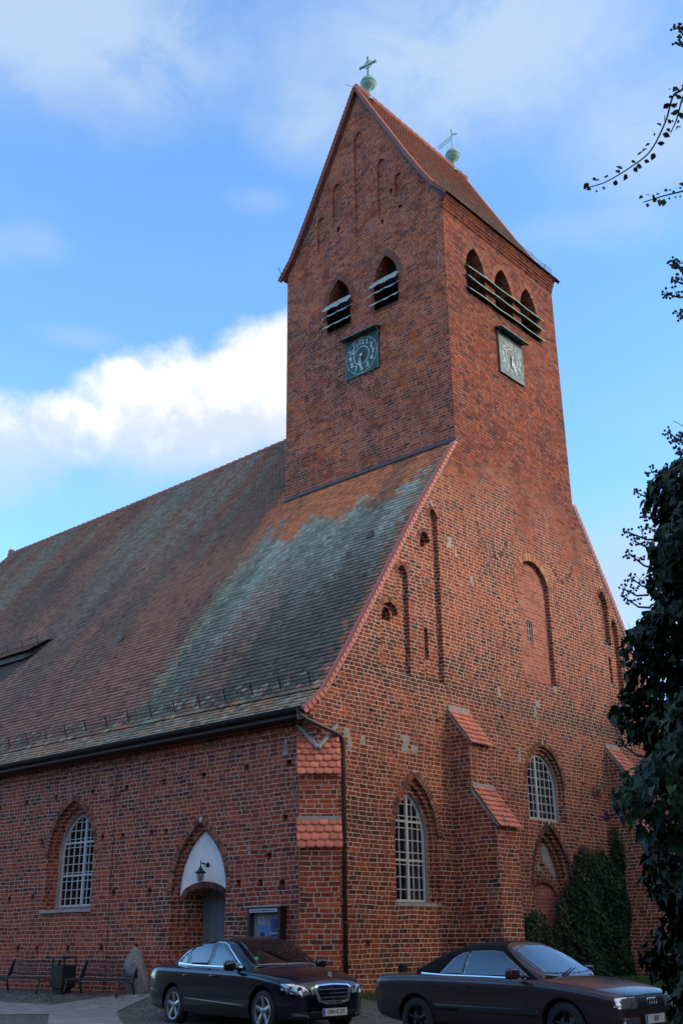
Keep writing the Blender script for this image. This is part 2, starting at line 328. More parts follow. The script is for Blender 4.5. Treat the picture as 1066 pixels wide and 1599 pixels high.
    def build(s, name, mats, parent=None, smooth=False, uv=True, fixn=True, bevel=0):
        me = bpy.data.meshes.new(name)
        off = par_off(parent)
        me.from_pydata([(v[0]-off.x, v[1]-off.y, v[2]-off.z) for v in s.v], [], s.f)
        for m in (mats if isinstance(mats, (list, tuple)) else [mats]): me.materials.append(M[m] if isinstance(m, str) else m)
        me.polygons.foreach_set('material_index', s.m)
        if any(c != (1, 1, 1) for c in s.c):
            tot = [len(f) for f in s.f]; c = np.repeat(np.array([(*c, 1) for c in s.c], np.float32), tot, axis=0)
            a = me.color_attributes.new('tint', 'FLOAT_COLOR', 'CORNER'); a.data.foreach_set('color', c.ravel())
        if fixn:
            bm = bmesh.new(); bm.from_mesh(me); bmesh.ops.recalc_face_normals(bm, faces=bm.faces)
            if bevel: bmesh.ops.bevel(bm, geom=list(bm.edges), offset=bevel, segments=1, affect='EDGES')
            bm.to_mesh(me); bm.free()
        if smooth: me.polygons.foreach_set('use_smooth', [True]*len(me.polygons))
        me.update()
        if uv: world_uv(me)
        o = bpy.data.objects.new(name, me); hook(o, parent); return o
def np_mesh(name, V, F, mats, parent=None, col=None, fcount=None, smooth=False, uv=False):
    """V (n,3), F (m,k) arrays; col (m,3) face colours"""
    me = bpy.data.meshes.new(name); k = F.shape[1]; m = len(F); V = V-np.array(list(par_off(parent)))
    me.vertices.add(len(V)); me.vertices.foreach_set('co', V.astype(np.float32).ravel())
    me.loops.add(m*k); me.loops.foreach_set('vertex_index', F.astype(np.int32).ravel())
    me.polygons.add(m); me.polygons.foreach_set('loop_start', np.arange(0, m*k, k, dtype=np.int32))
    me.update(calc_edges=True); me.validate()
    me.materials.append(M[mats] if isinstance(mats, str) else mats)
    if col is not None:
        a = me.color_attributes.new('tint', 'FLOAT_COLOR', 'CORNER'); c = np.ones((m*k, 4), np.float32); c[:, :3] = np.repeat(col, k, axis=0); a.data.foreach_set('color', c.ravel())
    if smooth: me.polygons.foreach_set('use_smooth', [True]*m)
    o = bpy.data.objects.new(name, me); hook(o, parent); return o
def thing(name, label, cat, loc=(0, 0, 0), rz=0, group=None, local=False):
    o = bpy.data.objects.new(name, None); o.location = loc; o.rotation_euler = (0, 0, rz); COL.objects.link(o)
    o['label'] = label; o['category'] = cat; o.empty_display_size = .3
    if group: o['group'] = group
    if local: o['_local'] = 1
    return o
def tag(o, label, cat, group=None):
    o['label'] = label; o['category'] = cat
    if group: o['group'] = group
    return o

# ------------------------------------------------------------------ polygons and wall panels
def pointed(a0, a1, b0, sp, top, n=9):
    w_ = (a1-a0)/2; h_ = top-sp; Rr_ = (w_*w_+h_*h_)/(2*w_); pts = [(a0, b0), (a1, b0)]
    cx = a1-Rr_; th = math.atan2(h_, (a0+a1)/2-cx)
    arc = [(cx+Rr_*math.cos(th*i/n), sp+Rr_*math.sin(th*i/n)) for i in range(n+1)]
    pts += arc; cm = (a0+a1)/2
    pts += [(2*cm-x, y) for x, y in arc[:-1]][::-1]
    return pts
def rounded(a0, a1, b0, sp, top, n=14):
    c_ = (a0+a1)/2; w_ = (a1-a0)/2
    return [(a0, b0), (a1, b0)]+[(c_+w_*math.cos(math.pi*i/n), sp+(top-sp)*math.sin(math.pi*i/n)) for i in range(n+1)]
def rect(a0, a1, b0, b1): return [(a0, b0), (a1, b0), (a1, b1), (a0, b1)]
def arcpts(poly): return poly[2:]
class Fr:
    def __init__(s, O, U, N): s.O = Vector(O); s.U = Vector(U); s.N = Vector(N); s.V = Vector((0, 0, 1))
    def p(s, a, b, d=0.): return s.O+s.U*a+s.V*b+s.N*d
FW = Fr((0, 0, 0), (1, 0, 0), (0, 1, 0))        # west front, plane y=0
FN = Fr((0, 0, 0), (0, 1, 0), (1, 0, 0))        # long wall, plane x=0
class H:
    def __init__(s, poly, depth, kids=(), open=False, mi=0, rm=None): s.poly, s.depth, s.kids, s.open, s.mi, s.rm = poly, depth, list(kids), open, mi, rm
def wall(mb, fr, outer, holes, depth=0., mi=0):
    loops = [outer]+[h.poly for h in holes]; flat = [p for l in loops for p in l]
    tri = tessellate_polygon([[Vector((x, y, 0)) for x, y in l] for l in loops])
    mb.mi = mi; vs_ = [fr.p(x, y, depth) for x, y in flat]; fs = []
    for t in tri:
        nrm = (vs_[t[1]]-vs_[t[0]]).cross(vs_[t[2]]-vs_[t[0]])
        if nrm.length < 1e-9: continue
        fs.append(t if nrm.dot(fr.N) < 0 else t[::-1])
    mb.add(vs_, fs)
    for h in holes:
        n = len(h.poly); ar = sum(h.poly[i][0]*h.poly[(i+1) % n][1]-h.poly[(i+1) % n][0]*h.poly[i][1] for i in range(n))
        f0 = [fr.p(x, y, depth) for x, y in h.poly]; f1 = [fr.p(x, y, depth+h.depth) for x, y in h.poly]
        mb.mi = mi if h.rm is None else h.rm
        cen = sum(f0, Vector())/n; fs = []
        for i in range(n):
            j = (i+1) % n; q = (f0[j]-f0[i]).cross(f1[i]-f0[i])
            # inside normal should face the opening
            mid = (f0[i]+f0[j])/2; e = f0[j]-f0[i]; inward = fr.N.cross(e)*(1 if ar > 0 else -1)
            # choose orientation whose normal points to polygon interior
            inn = Vector((0, 0, 0)); a2 = (h.poly[j][1]-h.poly[i][1]); b2 = -(h.poly[j][0]-h.poly[i][0])
            s_ = -1 if ar > 0 else 1; inn = (fr.U*a2+fr.V*b2)*s_
            fs.append((i, j, n+j, n+i) if q.dot(inn) > 0 else (i, n+i, n+j, j))
        mb.add(f0+f1, fs)
        if not h.open: wall(mb, fr, h.poly, h.kids, depth+h.depth, h.mi)
def ring(mb, fr, pts, th, d0, proud=.012, step=.075, cols=((.25, .075, .04), (.19, .06, .038), (.11, .045, .035), (.30, .10, .05), (.16, .06, .042)), gap=.16, outside=1, dep=.06):
    """row of radial bricks along an arch polyline (a,b), growing outwards"""
    P = [Vector((x, y)) for x, y in pts]; seg = [(P[i+1]-P[i]).length for i in range(len(P)-1)]; L = sum(seg); n = max(3, int(L/step)); cx = sum(p.x for p in P)/len(P); cy = min(p.y for p in P)-.1
    def at(s_):
        for i, l in enumerate(seg):
            if s_ <= l or i == len(seg)-1: return P[i]+(P[i+1]-P[i])*(s_/l), (P[i+1]-P[i]).normalized()
            s_ -= l
    for k in range(n):
        a, da = at(L*(k+gap/2)/n); b, db = at(L*(k+1-gap/2)/n)
        out = []
        for q, dq in ((a, da), (b, db)):
            nn = Vector((dq.y, -dq.x)); 
            if nn.dot(q-Vector((cx, cy))) < 0: nn = -nn
            out.append(nn)
        j = random.uniform(-.006, .008); t_ = th*random.uniform(.94, 1.05)
        q4 = [a, b, b+out[1]*t_, a+out[0]*t_]
        k_ = random.uniform(.75, 1.2); c_ = random.choice(cols); mb.col = tuple(x*k_ for x in c_)
        mb.prism([fr.p(x.x, x.y, d0-proud-j) for x in q4], fr.N*dep)
def strip(mb, fr, pts, th, d0, proud=.003):
    P = [Vector((x, y)) for x, y in pts]; cx = sum(p.x for p in P)/len(P); cy = min(p.y for p in P)-.1; o = []
    for i, p in enumerate(P):
        d = (P[min(i+1, len(P)-1)]-P[max(i-1, 0)]).normalized(); nn = Vector((d.y, -d.x))
        if nn.dot(p-Vector((cx, cy))) < 0: nn = -nn
        o.append(p+nn*th)
    vs_ = [fr.p(p.x, p.y, d0-proud) for p in P]+[fr.p(p.x, p.y, d0-proud) for p in o]; n = len(P)
    mb.add(vs_, [(i, i+1, n+i+1, n+i) for i in range(n-1)])
def arch_trim(fr, name, parent, pts, th, d0, mats=('voussoir', 'mortar'), **kw):
    mb = MB(); ring(mb, fr, pts, th, d0, **kw); mb.mi = 1; mb.col = (.4, .35, .29); strip(mb, fr, pts, th, d0)
    return mb.build(name, list(mats), parent)
# ================================================================== CHURCH
T0, T1, TD, ZT, ZF, ZA = 5.892, 12.484, 6.88, 23.24, 14.41, 29.72
W_, ZE, ZR, YL = 18.376, 5.93, 18.857, 28.9
church = thing('brick_church', 'old red brick church with a saddle roofed clock tower and tiled nave roof', 'church')
# ---- west front
rake = [(0, 5.98), (1.08, 7.41), (2.19, 9.06), (3.89, 11.58), (T0, 14.38)]
outer = [(0, -.8), (W_, -.8)]+[(W_-x, z) for x, z in rake]+[(T1, ZT), (T0, ZT)]+rake[::-1]
def lance_kids(a0, a1, b0, sp, top, mode='win'):
    g = .1; r = .86
    k3 = H(pointed(a0+.3, a1-.3, b0+.03, sp, top-.42), .12, open=True, mi=2, rm=2)
    k2 = H(pointed(a0+.2, a1-.2, b0+.02, sp, top-.27), .1, [k3], mi=2, rm=2)
    return H(pointed(a0, a1, b0, sp, top), .1, [H(pointed(a0+.1, a1-.1, b0+.01, sp, top-.13), .1, [k2])])
holesW = [
 H(pointed(2.58, 4.22, 1.80, 3.30, 4.66), .10, [H(pointed(2.68, 4.12, 1.82, 3.30, 4.50), .09, [H(pointed(2.78, 4.03, 1.84, 3.30, 4.34), .16, mi=2, rm=2, open=True)])]),
 H(pointed(8.40, 10.34, 4.05, 5.0, 6.10), .07, [H(pointed(8.48, 10.26, 4.06, 5.0, 6.01), .07, [H(pointed(8.56, 10.18, 4.07, 5.0, 5.92), .16, mi=2, rm=2, open=True)])]),
 H(pointed(8.36, 10.36, -.5, 2.25, 3.93), .10, [H(pointed(8.46, 10.24, -.49, 2.25, 3.78), .10, [H(pointed(8.56, 10.12, -.48, 2.25, 3.63), .10,
      [H(rounded(8.66, 10.02, -.47, 2.0, 2.46, 8), .06, mi=3)])])]),
 H(rounded(10.55, 11.95, -.5, 2.7, 3.32), .04, mi=3),
 H([(2.25, 7.1), (3.40, 7.1), (3.40, 9.7), (3.33, 9.88), (3.18, 9.98), (3.04, 9.9), (2.95, 9.72), (2.95, 8.62), (2.87, 8.78), (2.66, 8.88), (2.42, 8.80), (2.25, 8.55)], .12, [H(rounded(2.46, 2.80, 8.42, 8.5, 8.78, 6), .25, mi=4)]),
 H([(3.98, 7.15), (4.80, 7.15), (4.80, 11.7), (4.74, 11.88), (4.62, 11.96), (4.5, 11.88), (4.42, 11.7), (4.42, 10.95), (4.34, 11.12), (4.2, 11.18), (4.06, 11.12), (3.98, 10.9)], .13, [H(rect(4.18, 4.34, 7.72, 8.55), .3, mi=4), H(rounded(4.10, 4.34, 10.80, 10.88, 11.08, 6), .25, mi=4)]),
 H(rounded(8.68, 10.42, 7.95, 10.85, 11.68), .13, [H(rect(9.22, 9.53, 9.16, 9.80), .1, mi=4)], mi=3),
 H(pointed(13.55, 14.18, 9.9, 11.2, 11.75, 5), .14, mi=0), H(pointed(14.26, 14.74, 8.0, 10.4, 10.95, 5), .14, mi=0), H(rect(13.88, 14.04, 8.65, 9.5), .3, mi=4),
]
def tow(a0, a1, b0=20.08, sp=21.05, top=22.03): return H(pointed(a0, a1, b0, sp, top, 7), .5, mi=4, rm=1)
holesT = [tow(7.02, 8.10), tow(8.64, 9.72), tow(10.20, 11.26)]
for x, z in ((.62, 5.15), (.75, 2.2), (.78, 3.5), (1.75, 6.0), (4.35, 6.1), (1.5, .95), (4.45, .95), (6.6, 1.0), (7.3, 6.6), (11.4, 5.2)): holesW.append(H(rect(x, x+.12, z, z+.1), .12, mi=4))
mb = MB()
low = [(0, -.8), (W_, -.8)]+[(W_-x, z) for x, z in rake]+rake[::-1]
wall(mb, FW, low, holesW)
west = mb.build('west_wall', ['brick', 'brick_tower', 'plaster_old', 'brick_infill', 'dark'], church)
def tower_poly():
    return None
# ---- tower (front face continues the gable without a step)
mb = MB(); wall(mb, FW, [(T0, 14.38), (T1, 14.38), (T1, ZT), (T0, ZT)], holesT, 0, 0)
tw = mb.build('tower_front_wall', ['brick', 'brick_tower', 'plaster_old', 'brick_infill', 'dark'], church)
prof = [(-.16, 23.17), (.25, 23.72), (.69, 24.46), (1.25, 25.47), (2.23, 27.36), (3.44, ZA)]
FTS = Fr((T0, 0, 0), (0, 1, 0), (1, 0, 0))
gab = [(0, 10.0), (TD, 10.0), (TD, 23.2)]+[(TD-e, z) for e, z in prof[1:]]+[(e, z) for e, z in prof[1:-1][::-1]]+[(0, 23.2)]
hs = [tow(3.93, 4.97), tow(1.89, 2.90),
      H(pointed(3.22, 3.64, 23.3, 27.45, 27.8, 4), .06), H(pointed(2.25, 2.63, 23.55, 25.75, 26.03, 4), .075), H(pointed(1.55, 1.88, 24.1, 24.85, 25.03, 4), .075),
      H(pointed(4.27, 4.67, 24.35, 25.82, 26.08, 4), .075), H(pointed(5.03, 5.42, 23.5, 24.78, 25.02, 4), .075),
      H(rect(2.40, 2.52, 23.32, 23.5), .2, mi=4), H(rect(4.36, 4.5, 23.98, 24.2), .2, mi=4), H(rect(1.62, 1.76, 23.6, 23.7), .1, mi=4), H(rect(2.00, 2.1, 24.35, 24.55), .2, mi=4)]
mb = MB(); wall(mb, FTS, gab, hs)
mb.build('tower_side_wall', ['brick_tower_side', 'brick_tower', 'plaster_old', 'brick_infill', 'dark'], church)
mb = MB()
g3 = [Vector((T1-.002, max(y, .03), z)) for y, z in gab]; mb.add(g3, [tuple(t) for t in tessellate_polygon([g3])]); mb.add([(T0, TD, 10), (T1, TD, 10), (T1, TD, 23.2), (T0, TD, 23.2)], [(0, 1, 2, 3)])
mb.build('tower_rear_wall', 'brick_tower_side', church)
# cornice and arrises
mb = MB()
for i, (z0, z1, p) in enumerate(((22.72, 22.80, .035), (22.83, 22.91, .07), (22.93, 23.01, .105), (23.03, 23.11, .14), (23.12, 23.2, .18))):
    n_ = 46
    for k in range(n_):
        a = T0-.02+(T1-T0+.04)*k/n_; b = T0-.02+(T1-T0+.04)*(k+1)/n_-.012
        mb.box((a, -p+random.uniform(-.006, .004), z0), (b, .05, z1))
    mb.box((T0-.01, -p+.02, z0-.025), (T1+.01, .04, z1+.015))
mb.build('cornice', 'brick', church)
# ---- long north wall
putl = [(10.937, .946), (10.04, .944), (8.677, .955), (7.288, .965), (5.91, .96), (11.575, 2.204), (10.464, 2.22), (6.942, 2.216), (5.543, 2.228), (10.244, 3.626), (7.549, 3.586), (6.726, 3.563), (5.588, 3.564), (12.553, 4.729), (11.182, 4.757), (9.761, 4.773), (8.108, 4.776), (6.668, 4.756), (5.195, 4.757), (5.02, 3.549), (.992, 3.579), (1.473, 2.802), (1.74, 2.254), (2.433, 2.282), (1.072, 2.228), (3.725, 4.764), (2.246, 4.788), (.88, 4.747), (.9, 1.0), (13.3, 3.62), (13.4, .95)]
holesN = [H(rect(a-.075, a+.075, z-.08, z+.06), .16, mi=4) for a, z in putl]
holesN.append(H(pointed(7.86, 9.92, 1.89, 3.22, 4.62), .11, [H(pointed(7.97, 9.80, 1.90, 3.22, 4.47), .10, [H(pointed(8.09, 9.68, 1.92, 3.22, 4.30), .18, mi=2, rm=2, open=True)])]))
holesN.append(H(pointed(2.82, 4.72, -.5, 2.12, 3.66), .10, [H(pointed(2.93, 4.60, -.49, 2.12, 3.50), .10,
   [H(rounded(3.06, 4.47, -.47, 1.95, 2.22, 8), .62, mi=4)])]))
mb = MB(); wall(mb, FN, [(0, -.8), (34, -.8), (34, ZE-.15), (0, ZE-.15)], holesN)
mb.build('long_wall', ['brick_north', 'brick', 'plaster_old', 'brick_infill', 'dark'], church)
mb = MB()   # sheltered walls out of sight
mb.add([(W_, 0, -.8), (W_, 34, -.8), (W_, 34, ZE), (W_, 0, ZE)], [(0, 1, 2, 3)]); mb.add([(0, 34, -.8), (W_, 34, -.8), (W_, 34, ZE), (0, 34, ZE)], [(0, 1, 2, 3)])
mb.build('rear_wall', 'brick_north', church)
mb = MB()   # eaves band of the long wall
for z0, z1, p in ((5.30, 5.39, .03), (5.42, 5.50, .07)):
    for k in range(110):
        a = .0+k*.31; mb.box((-p+random.uniform(-.005, .005), a, z0), (.03, a+.29, z1))
mb.box((-.018, 0, 5.28), (.02, 34, 5.52)); mb.box((-.16, .004, 5.52), (-.002, .32, 5.98)); mb.box((-.26, .006, 5.66), (-.16, .30, 5.90)); mb.build('eaves_band', 'brick_north', church)
mb = MB(); mb.box((-.42, .02, 5.62), (.02, 34, 5.66)); mb.box((-.44, .02, 5.62), (-.41, 34, 5.80)); mb.build('eaves_soffit', 'wood_dark', church)
# plaster tympanum of the north door
mb = MB(); ty = pointed(2.94, 4.59, 1.9, 2.65, 3.49)
seg = rounded(3.06, 4.47, -.47, 1.95, 2.22, 12)
ty = [(2.945, 1.95)]+[(a, z+.16) for a, z in seg[2:][::-1]]+[(4.585, 1.95)]+pointed(2.945, 4.585, 1.95, 2.12, 3.485)[3:-1]
o_ = [(2.945, 2.0)]+[(a, z) for a, z in [(3.766+.82*math.cos(math.pi*(1-i/14)), 2.0+.36*math.sin(math.pi*i/14)) for i in range(1, 14)]]+[(4.585, 2.0)]+pointed(2.945, 4.585, 1.95, 2.12, 3.485)[2:]
mb.prism([FN.p(a, z, .17) for a, z in o_], (.025, 0, 0)); mb.build('tympanum', 'plaster', church)
arch_trim(FN, 'door_arch', church, [(3.766+.74*math.cos(math.pi*i/16), 1.93+.30*math.sin(math.pi*i/16)) for i in range(17)], .13, .20, proud=.03, step=.08, dep=.1, cols=((.14, .055, .04), (.09, .045, .04), (.18, .07, .05)))
arch_trim(FN, 'portal_arch', church, arcpts(pointed(2.82, 4.72, -.5, 2.12, 3.66)), .14, 0, step=.085)
arch_trim(FN, 'inner_portal_arch', church, arcpts(pointed(2.93, 4.60, -.49, 2.12, 3.50))[0:], -.10, .10, proud=.02, step=.085) if False else None
arch_trim(FN, 'window_arch', church, arcpts(pointed(7.86, 9.92, 1.89, 3.22, 4.62)), .15, 0, step=.085)
arch_trim(FW, 'window_arch', church, arcpts(pointed(2.58, 4.22, 1.80, 3.30, 4.66)), .17, 0, step=.08)
arch_trim(FW, 'window_arch', church, arcpts(pointed(8.40, 10.34, 4.05, 5.0, 6.10)), .15, 0, step=.08)
arch_trim(FW, 'portal_arch', church, arcpts(pointed(8.36, 10.36, -.5, 2.25, 3.93)), .14, 0, step=.085, cols=((.13, .05, .04), (.2, .065, .04), (.07, .04, .035)))
arch_trim(FW, 'infill_arch', church, arcpts(rounded(8.66, 10.02, -.47, 2.0, 2.46, 10)), .12, .30, step=.08)
arch_trim(FW, 'blind_arch', church, arcpts(rounded(10.55, 11.95, -.5, 2.7, 3.32)), .2, 0, step=.075)
arch_trim(FW, 'niche_arch', church, arcpts(rounded(8.68, 10.42, 7.95, 10.85, 11.68)), .22, 0, step=.075, cols=((.34, .125, .06), (.28, .09, .045), (.36, .2, .13)))
arch_trim(FW, 'niche_arch', church, [(2.95, 8.62), (2.87, 8.78), (2.66, 8.88), (2.42, 8.80), (2.25, 8.55)], .16, 0, cols=((.30, .10, .05), (.16, .06, .04)))
arch_trim(FW, 'niche_arch', church, [(4.42, 10.95), (4.34, 11.12), (4.2, 11.18), (4.06, 11.12), (3.98, 10.9)], .13, 0)
arch_trim(FW, 'niche_arch', church, [(3.40, 9.7), (3.33, 9.88), (3.18, 9.98), (3.04, 9.9), (2.95, 9.72)], .14, 0)
arch_trim(FW, 'niche_arch', church, [(4.80, 11.7), (4.74, 11.88), (4.62, 11.96), (4.5, 11.88), (4.42, 11.7)], .13, 0)
arch_trim(FW, 'niche_arch', church, arcpts(pointed(13.55, 14.18, 9.9, 11.2, 11.75, 5)), .14, 0)
tc = ((.27, .085, .045), (.22, .065, .04), (.3, .1, .055))
for a0, a1 in ((7.02, 8.10), (8.64, 9.72), (10.20, 11.26)): arch_trim(FW, 'louvre_arch', church, arcpts(pointed(a0, a1, 20.08, 21.05, 22.03, 7)), .2, 0, cols=tc, step=.07, proud=.006, mats=('voussoir', 'mortar_dark'))
ts = ((.19, .06, .04), (.15, .05, .038), (.21, .08, .055))
for a0, a1 in ((3.93, 4.97), (1.89, 2.90)): arch_trim(FTS, 'louvre_arch', church, arcpts(pointed(a0, a1, 20.08, 21.05, 22.03, 7)), .22, 0, cols=ts, step=.07, proud=.006, mats=('voussoir', 'mortar_dark'))
# scalloped ghost of an old gable line, weathered plaster patches
mb = MB(); sc_c = ((.09, .05, .042), (.14, .06, .042), (.3, .16, .1))
for pts in ([(6.66, 12.2), (6.78, 11.85), (6.98, 11.55), (7.34, 11.40), (7.75, 11.45), (8.1, 11.68), (8.38, 12.02), (8.66, 12.10)], [(10.6, 12.0), (10.75, 11.70), (11.05, 11.52), (11.5, 11.52), (11.9, 11.75), (12.12, 12.1)]):
    mb.mark(); ring(mb, FW, pts[::-1], -.12, 0, proud=.006, step=.085, cols=sc_c, gap=.3)
mb.build_each('old_gable_scar', 'voussoir', church)
mb = MB()
def patch(fr, a, z, sx, sz, d=0., n=9, proud=.004, th=.02):
    mb.mark()
    k0, k1 = math.floor((z-sz)/.0985), math.ceil((z+sz)/.0985)
    for k in range(k0, max(k1, k0+1)):      # limewashed or repointed bricks, one run per course
        w = sx*random.uniform(.45, 1.1); c = a+random.uniform(-.3, .3)*sx; z0, z1 = k*.0985+.008, k*.0985+.0985-.01
        e = [random.uniform(-.012, .012) for _ in range(6)]
        if fr is FW and z > 6:
            rx = np.interp(z1+.12, [q[1] for q in rake], [q[0] for q in rake])+.10
            if c+w < rx+.05: continue
            if c-w < rx: w = (c+w-rx)/2; c = rx+w
        mb.prism([fr.p(x, y, d-proud) for x, y in ((c-w+e[0], z0), (c+w*.2, z0+e[1]*.5), (c+w+e[2], z0+.004), (c+w+e[3], z1), (c+w*.1, z1+e[4]*.5), (c-w+e[5], z1-.004))], fr.N*th)
for a, z, sx, sz in ((4.28, 12.2, .28, .16), (3.95, 11.75, .16, .22), (3.35, 10.95, .13, .2), (2.62, 9.75, .1, .17), (6.05, 5.3, .0, .0), (3.05, 5.42, .22, .12), (3.4, 5.32, .13, .06), (.95, 5.4, .1, .06), (5.35, 11.2, .12, .08), (5.6, 11.0, .07, .07), (6.3, 10.3, .1, .07), (9.1, 7.05, .06, .1), (9.15, 6.75, .05, .08), (7.3, 7.35, .08, .12), (1.05, 5.15, .06, .12), (1.5, 5.3, .1, .05), (8.1, 5.75, .08, .16), (9.3, 7.3, .16, .05), (10.35, 7.86, .1, .06)):
    if sx: patch(FW, a, z, sx, sz)
for i_, pg in enumerate(([(9.10, 3.30), (9.28, 3.50), (9.42, 3.42), (9.58, 3.2), (9.72, 2.9), (9.80, 2.62), (9.70, 2.55), (9.66, 2.72), (9.52, 2.66), (9.5, 2.85), (9.36, 2.80), (9.33, 3.0), (9.2, 2.98), (9.16, 3.15)], [(8.86, 2.85), (8.97, 2.95), (9.05, 2.82), (8.95, 2.7)], [(9.12, 2.72), (9.25, 2.75), (9.2, 2.6)], [(8.9, 2.5), (9.0, 2.58), (9.02, 2.47)])): mb.mark(); mb.prism([FW.p(x+.18, y, .296-.001*i_) for x, y in pg], FW.N*.02)
for a, z, sx, sz in ((1.0, 5.1, .07, .14), (2.1, 3.0, .04, .05)): patch(FN, a, z, sx, sz)
mb.build_each('plaster_patch', 'plaster_old', church)
# ---- windows
def arch_top(a, a0, a1, sp, top):
    w = (a1-a0)/2; h = top-sp; r = (w*w+h*h)/(2*w); cm = (a0+a1)/2; x = abs(a-cm)
    v = r*r-(x+r-w)**2
    return sp+math.sqrt(max(v, 0))
def window(fr, a0, a1, b0, sp, top, d, name='window', nx=(3, 4), ny=11, mull=.42, curt=True, tr=()):
    mb = MB(); t = .055; D = .05
    out = pointed(a0, a1, b0, sp, top, 9); inn = pointed(a0+t, a1-t, b0+t, sp, top-t*1.25, 9); n = len(out)
    v = [fr.p(a, z, d) for a, z in out]+[fr.p(a, z, d) for a, z in inn]+[fr.p(a, z, d+D) for a, z in out]+[fr.p(a, z, d+D) for a, z in inn]
    fs = []
    for i in range(n):
        j = (i+1) % n; fs += [(i, j, n+j, n+i), (n+i, n+j, 3*n+j, 3*n+i), (i, 2*n+i, 2*n+j, j)]
    mb.add(v, fs)
    def bar(p, q, w, dd, dep):
        P = fr.p(*p, dd); Q = fr.p(*q, dd); c = (P+Q)/2; ax = (Q-P); mb.obox(c+fr.N*dep/2, (ax, fr.N, ax.cross(fr.N)), (ax.length/2, dep/2, w/2))
    am = a0+(a1-a0)*mull
    bar((am, b0+.02), (am, arch_top(am, a0, a1, sp, top)-.03), .075, d-.012, .06)
    for z in tr:
        lo = [a for a in np.linspace(a0, a1, 60) if arch_top(a, a0, a1, sp, top) > z]
        bar((lo[0]+.02, z), (lo[-1]-.02, z), .05, d-.004, .05)
    for (s0, s1, k) in ((a0, am, nx[0]), (am, a1, nx[1])):
        for i in range(1, k):
            a = s0+(s1-s0)*i/k; bar((a, b0+.03), (a, arch_top(a, a0, a1, sp, top)-.03), .02, d+.008, .025)
    for i in range(1, ny):
        z = b0+(top-b0)*i/ny
        lo = [a for a in np.linspace(a0, a1, 80) if arch_top(a, a0, a1, sp, top) > z+.02]
        if len(lo) > 4: bar((lo[0]+.02, z), (lo[-1]-.02, z), .02, d+.010, .025)
    f = mb.build(name, 'frame', church)
    mb = MB(); mb.prism([fr.p(a, z, d+.036) for a, z in inn], fr.N*.004); mb.build('pane', 'glass', f)
    mb = MB(); A0, A1, B0, B1 = a0-.9, a1+.9, b0-.9, top+.9; q = [fr.p(a, z, dd) for dd in (d+.12, d+1.6) for a, z in ((A0, B0), (A1, B0), (A1, B1), (A0, B1))]
    mb.add(q, [(4, 5, 6, 7), (0, 1, 5, 4), (1, 2, 6, 5), (2, 3, 7, 6), (3, 0, 4, 7)]); mb.build('dark_room', 'dark', f)
    if curt:
        mb = MB(); n_ = 40; vs_ = []; e0, e1 = (am+.05, a1-.02)
        for i in range(n_+1):
            a = e0+(e1-e0)*i/n_; dd = d+.16+.025*math.sin(i*1.35)+.012*math.sin(i*.7)
            vs_ += [fr.p(a, b0+.03, dd), fr.p(a, min(arch_top(a, a0, a1, sp, top)-.05, b0+(top-b0)*curt), dd)]
        mb.add(vs_, [(2*i, 2*i+2, 2*i+3, 2*i+1) for i in range(n_)]); mb.build('curtain', 'curtain', f, smooth=True)
    return f
window(FW, 2.80, 4.01, 1.86, 3.30, 4.33, .27, nx=(2, 3), ny=9, mull=.47, curt=.66, tr=(2.78, 3.66))
window(FW, 8.58, 10.16, 4.09, 5.0, 5.90, .22, nx=(3, 4), ny=8, mull=.40, curt=.95, tr=())
window(FN, 8.11, 9.66, 1.94, 3.22, 4.29, .30, nx=(3, 4), ny=11, mull=.36, curt=0, tr=(3.55, 2.72))
mb = MB()
for a0, a1, z0, z1 in ((9.22, 9.25, 9.16, 9.8), (9.50, 9.53, 9.16, 9.8), (9.365, 9.385, 9.16, 9.8), (9.24, 9.51, 9.16, 9.19), (9.24, 9.51, 9.77, 9.8), (9.24, 9.51, 9.36, 9.38), (9.24, 9.51, 9.57, 9.59)): mb.box((a0, .17, z0), (a1, .20, z1))
f = mb.build('window', 'frame', church); mb = MB(); mb.box((9.23, .205, 9.17), (9.52, .21, 9.79)); mb.build('pane', 'glass', f)
# sills
mb = MB(); mb.add([FN.p(7.78, 1.80, -.06), FN.p(10.0, 1.80, -.06), FN.p(10.0, 1.86, -.06), FN.p(7.78, 1.86, -.06), FN.p(7.86, 1.93, .3), FN.p(9.92, 1.93, .3), FN.p(9.92, 1.8, .3), FN.p(7.86, 1.8, .3)], [(0, 1, 2, 3), (3, 2, 5, 4), (0, 3, 4, 7), (1, 6, 5, 2), (0, 7, 6, 1)])
mb.build('window_sill', 'plaster_old', church)
mb = MB(); mb.box((2.6, -.015, 1.76), (4.2, .27, 1.835)); mb.build('window_sill', 'plaster_old', church)
# door leaf
mb = MB()
for i in range(6): mb.box((.80, 3.02+i*.25, -.4), (.83+.004*(i % 2), 3.02+i*.25+.243, 2.35))
dr = mb.build('door', 'door', church)
mb = MB(); mb.mark(); mb.box((.775, 3.05, 1.78), (.80, 3.5, 1.82)); mb.mark(); mb.box((.775, 3.05, .25), (.80, 3.5, .29)); mb.build_each('hinge', 'metal_dark', dr)
mb = MB(); mb.box((.77, 4.25, .95), (.80, 4.3, 1.1)); mb.tube([(.76, 4.2, 1.03), (.76, 4.33, 1.03)], .012); mb.build('handle', 'metal_dark', dr)
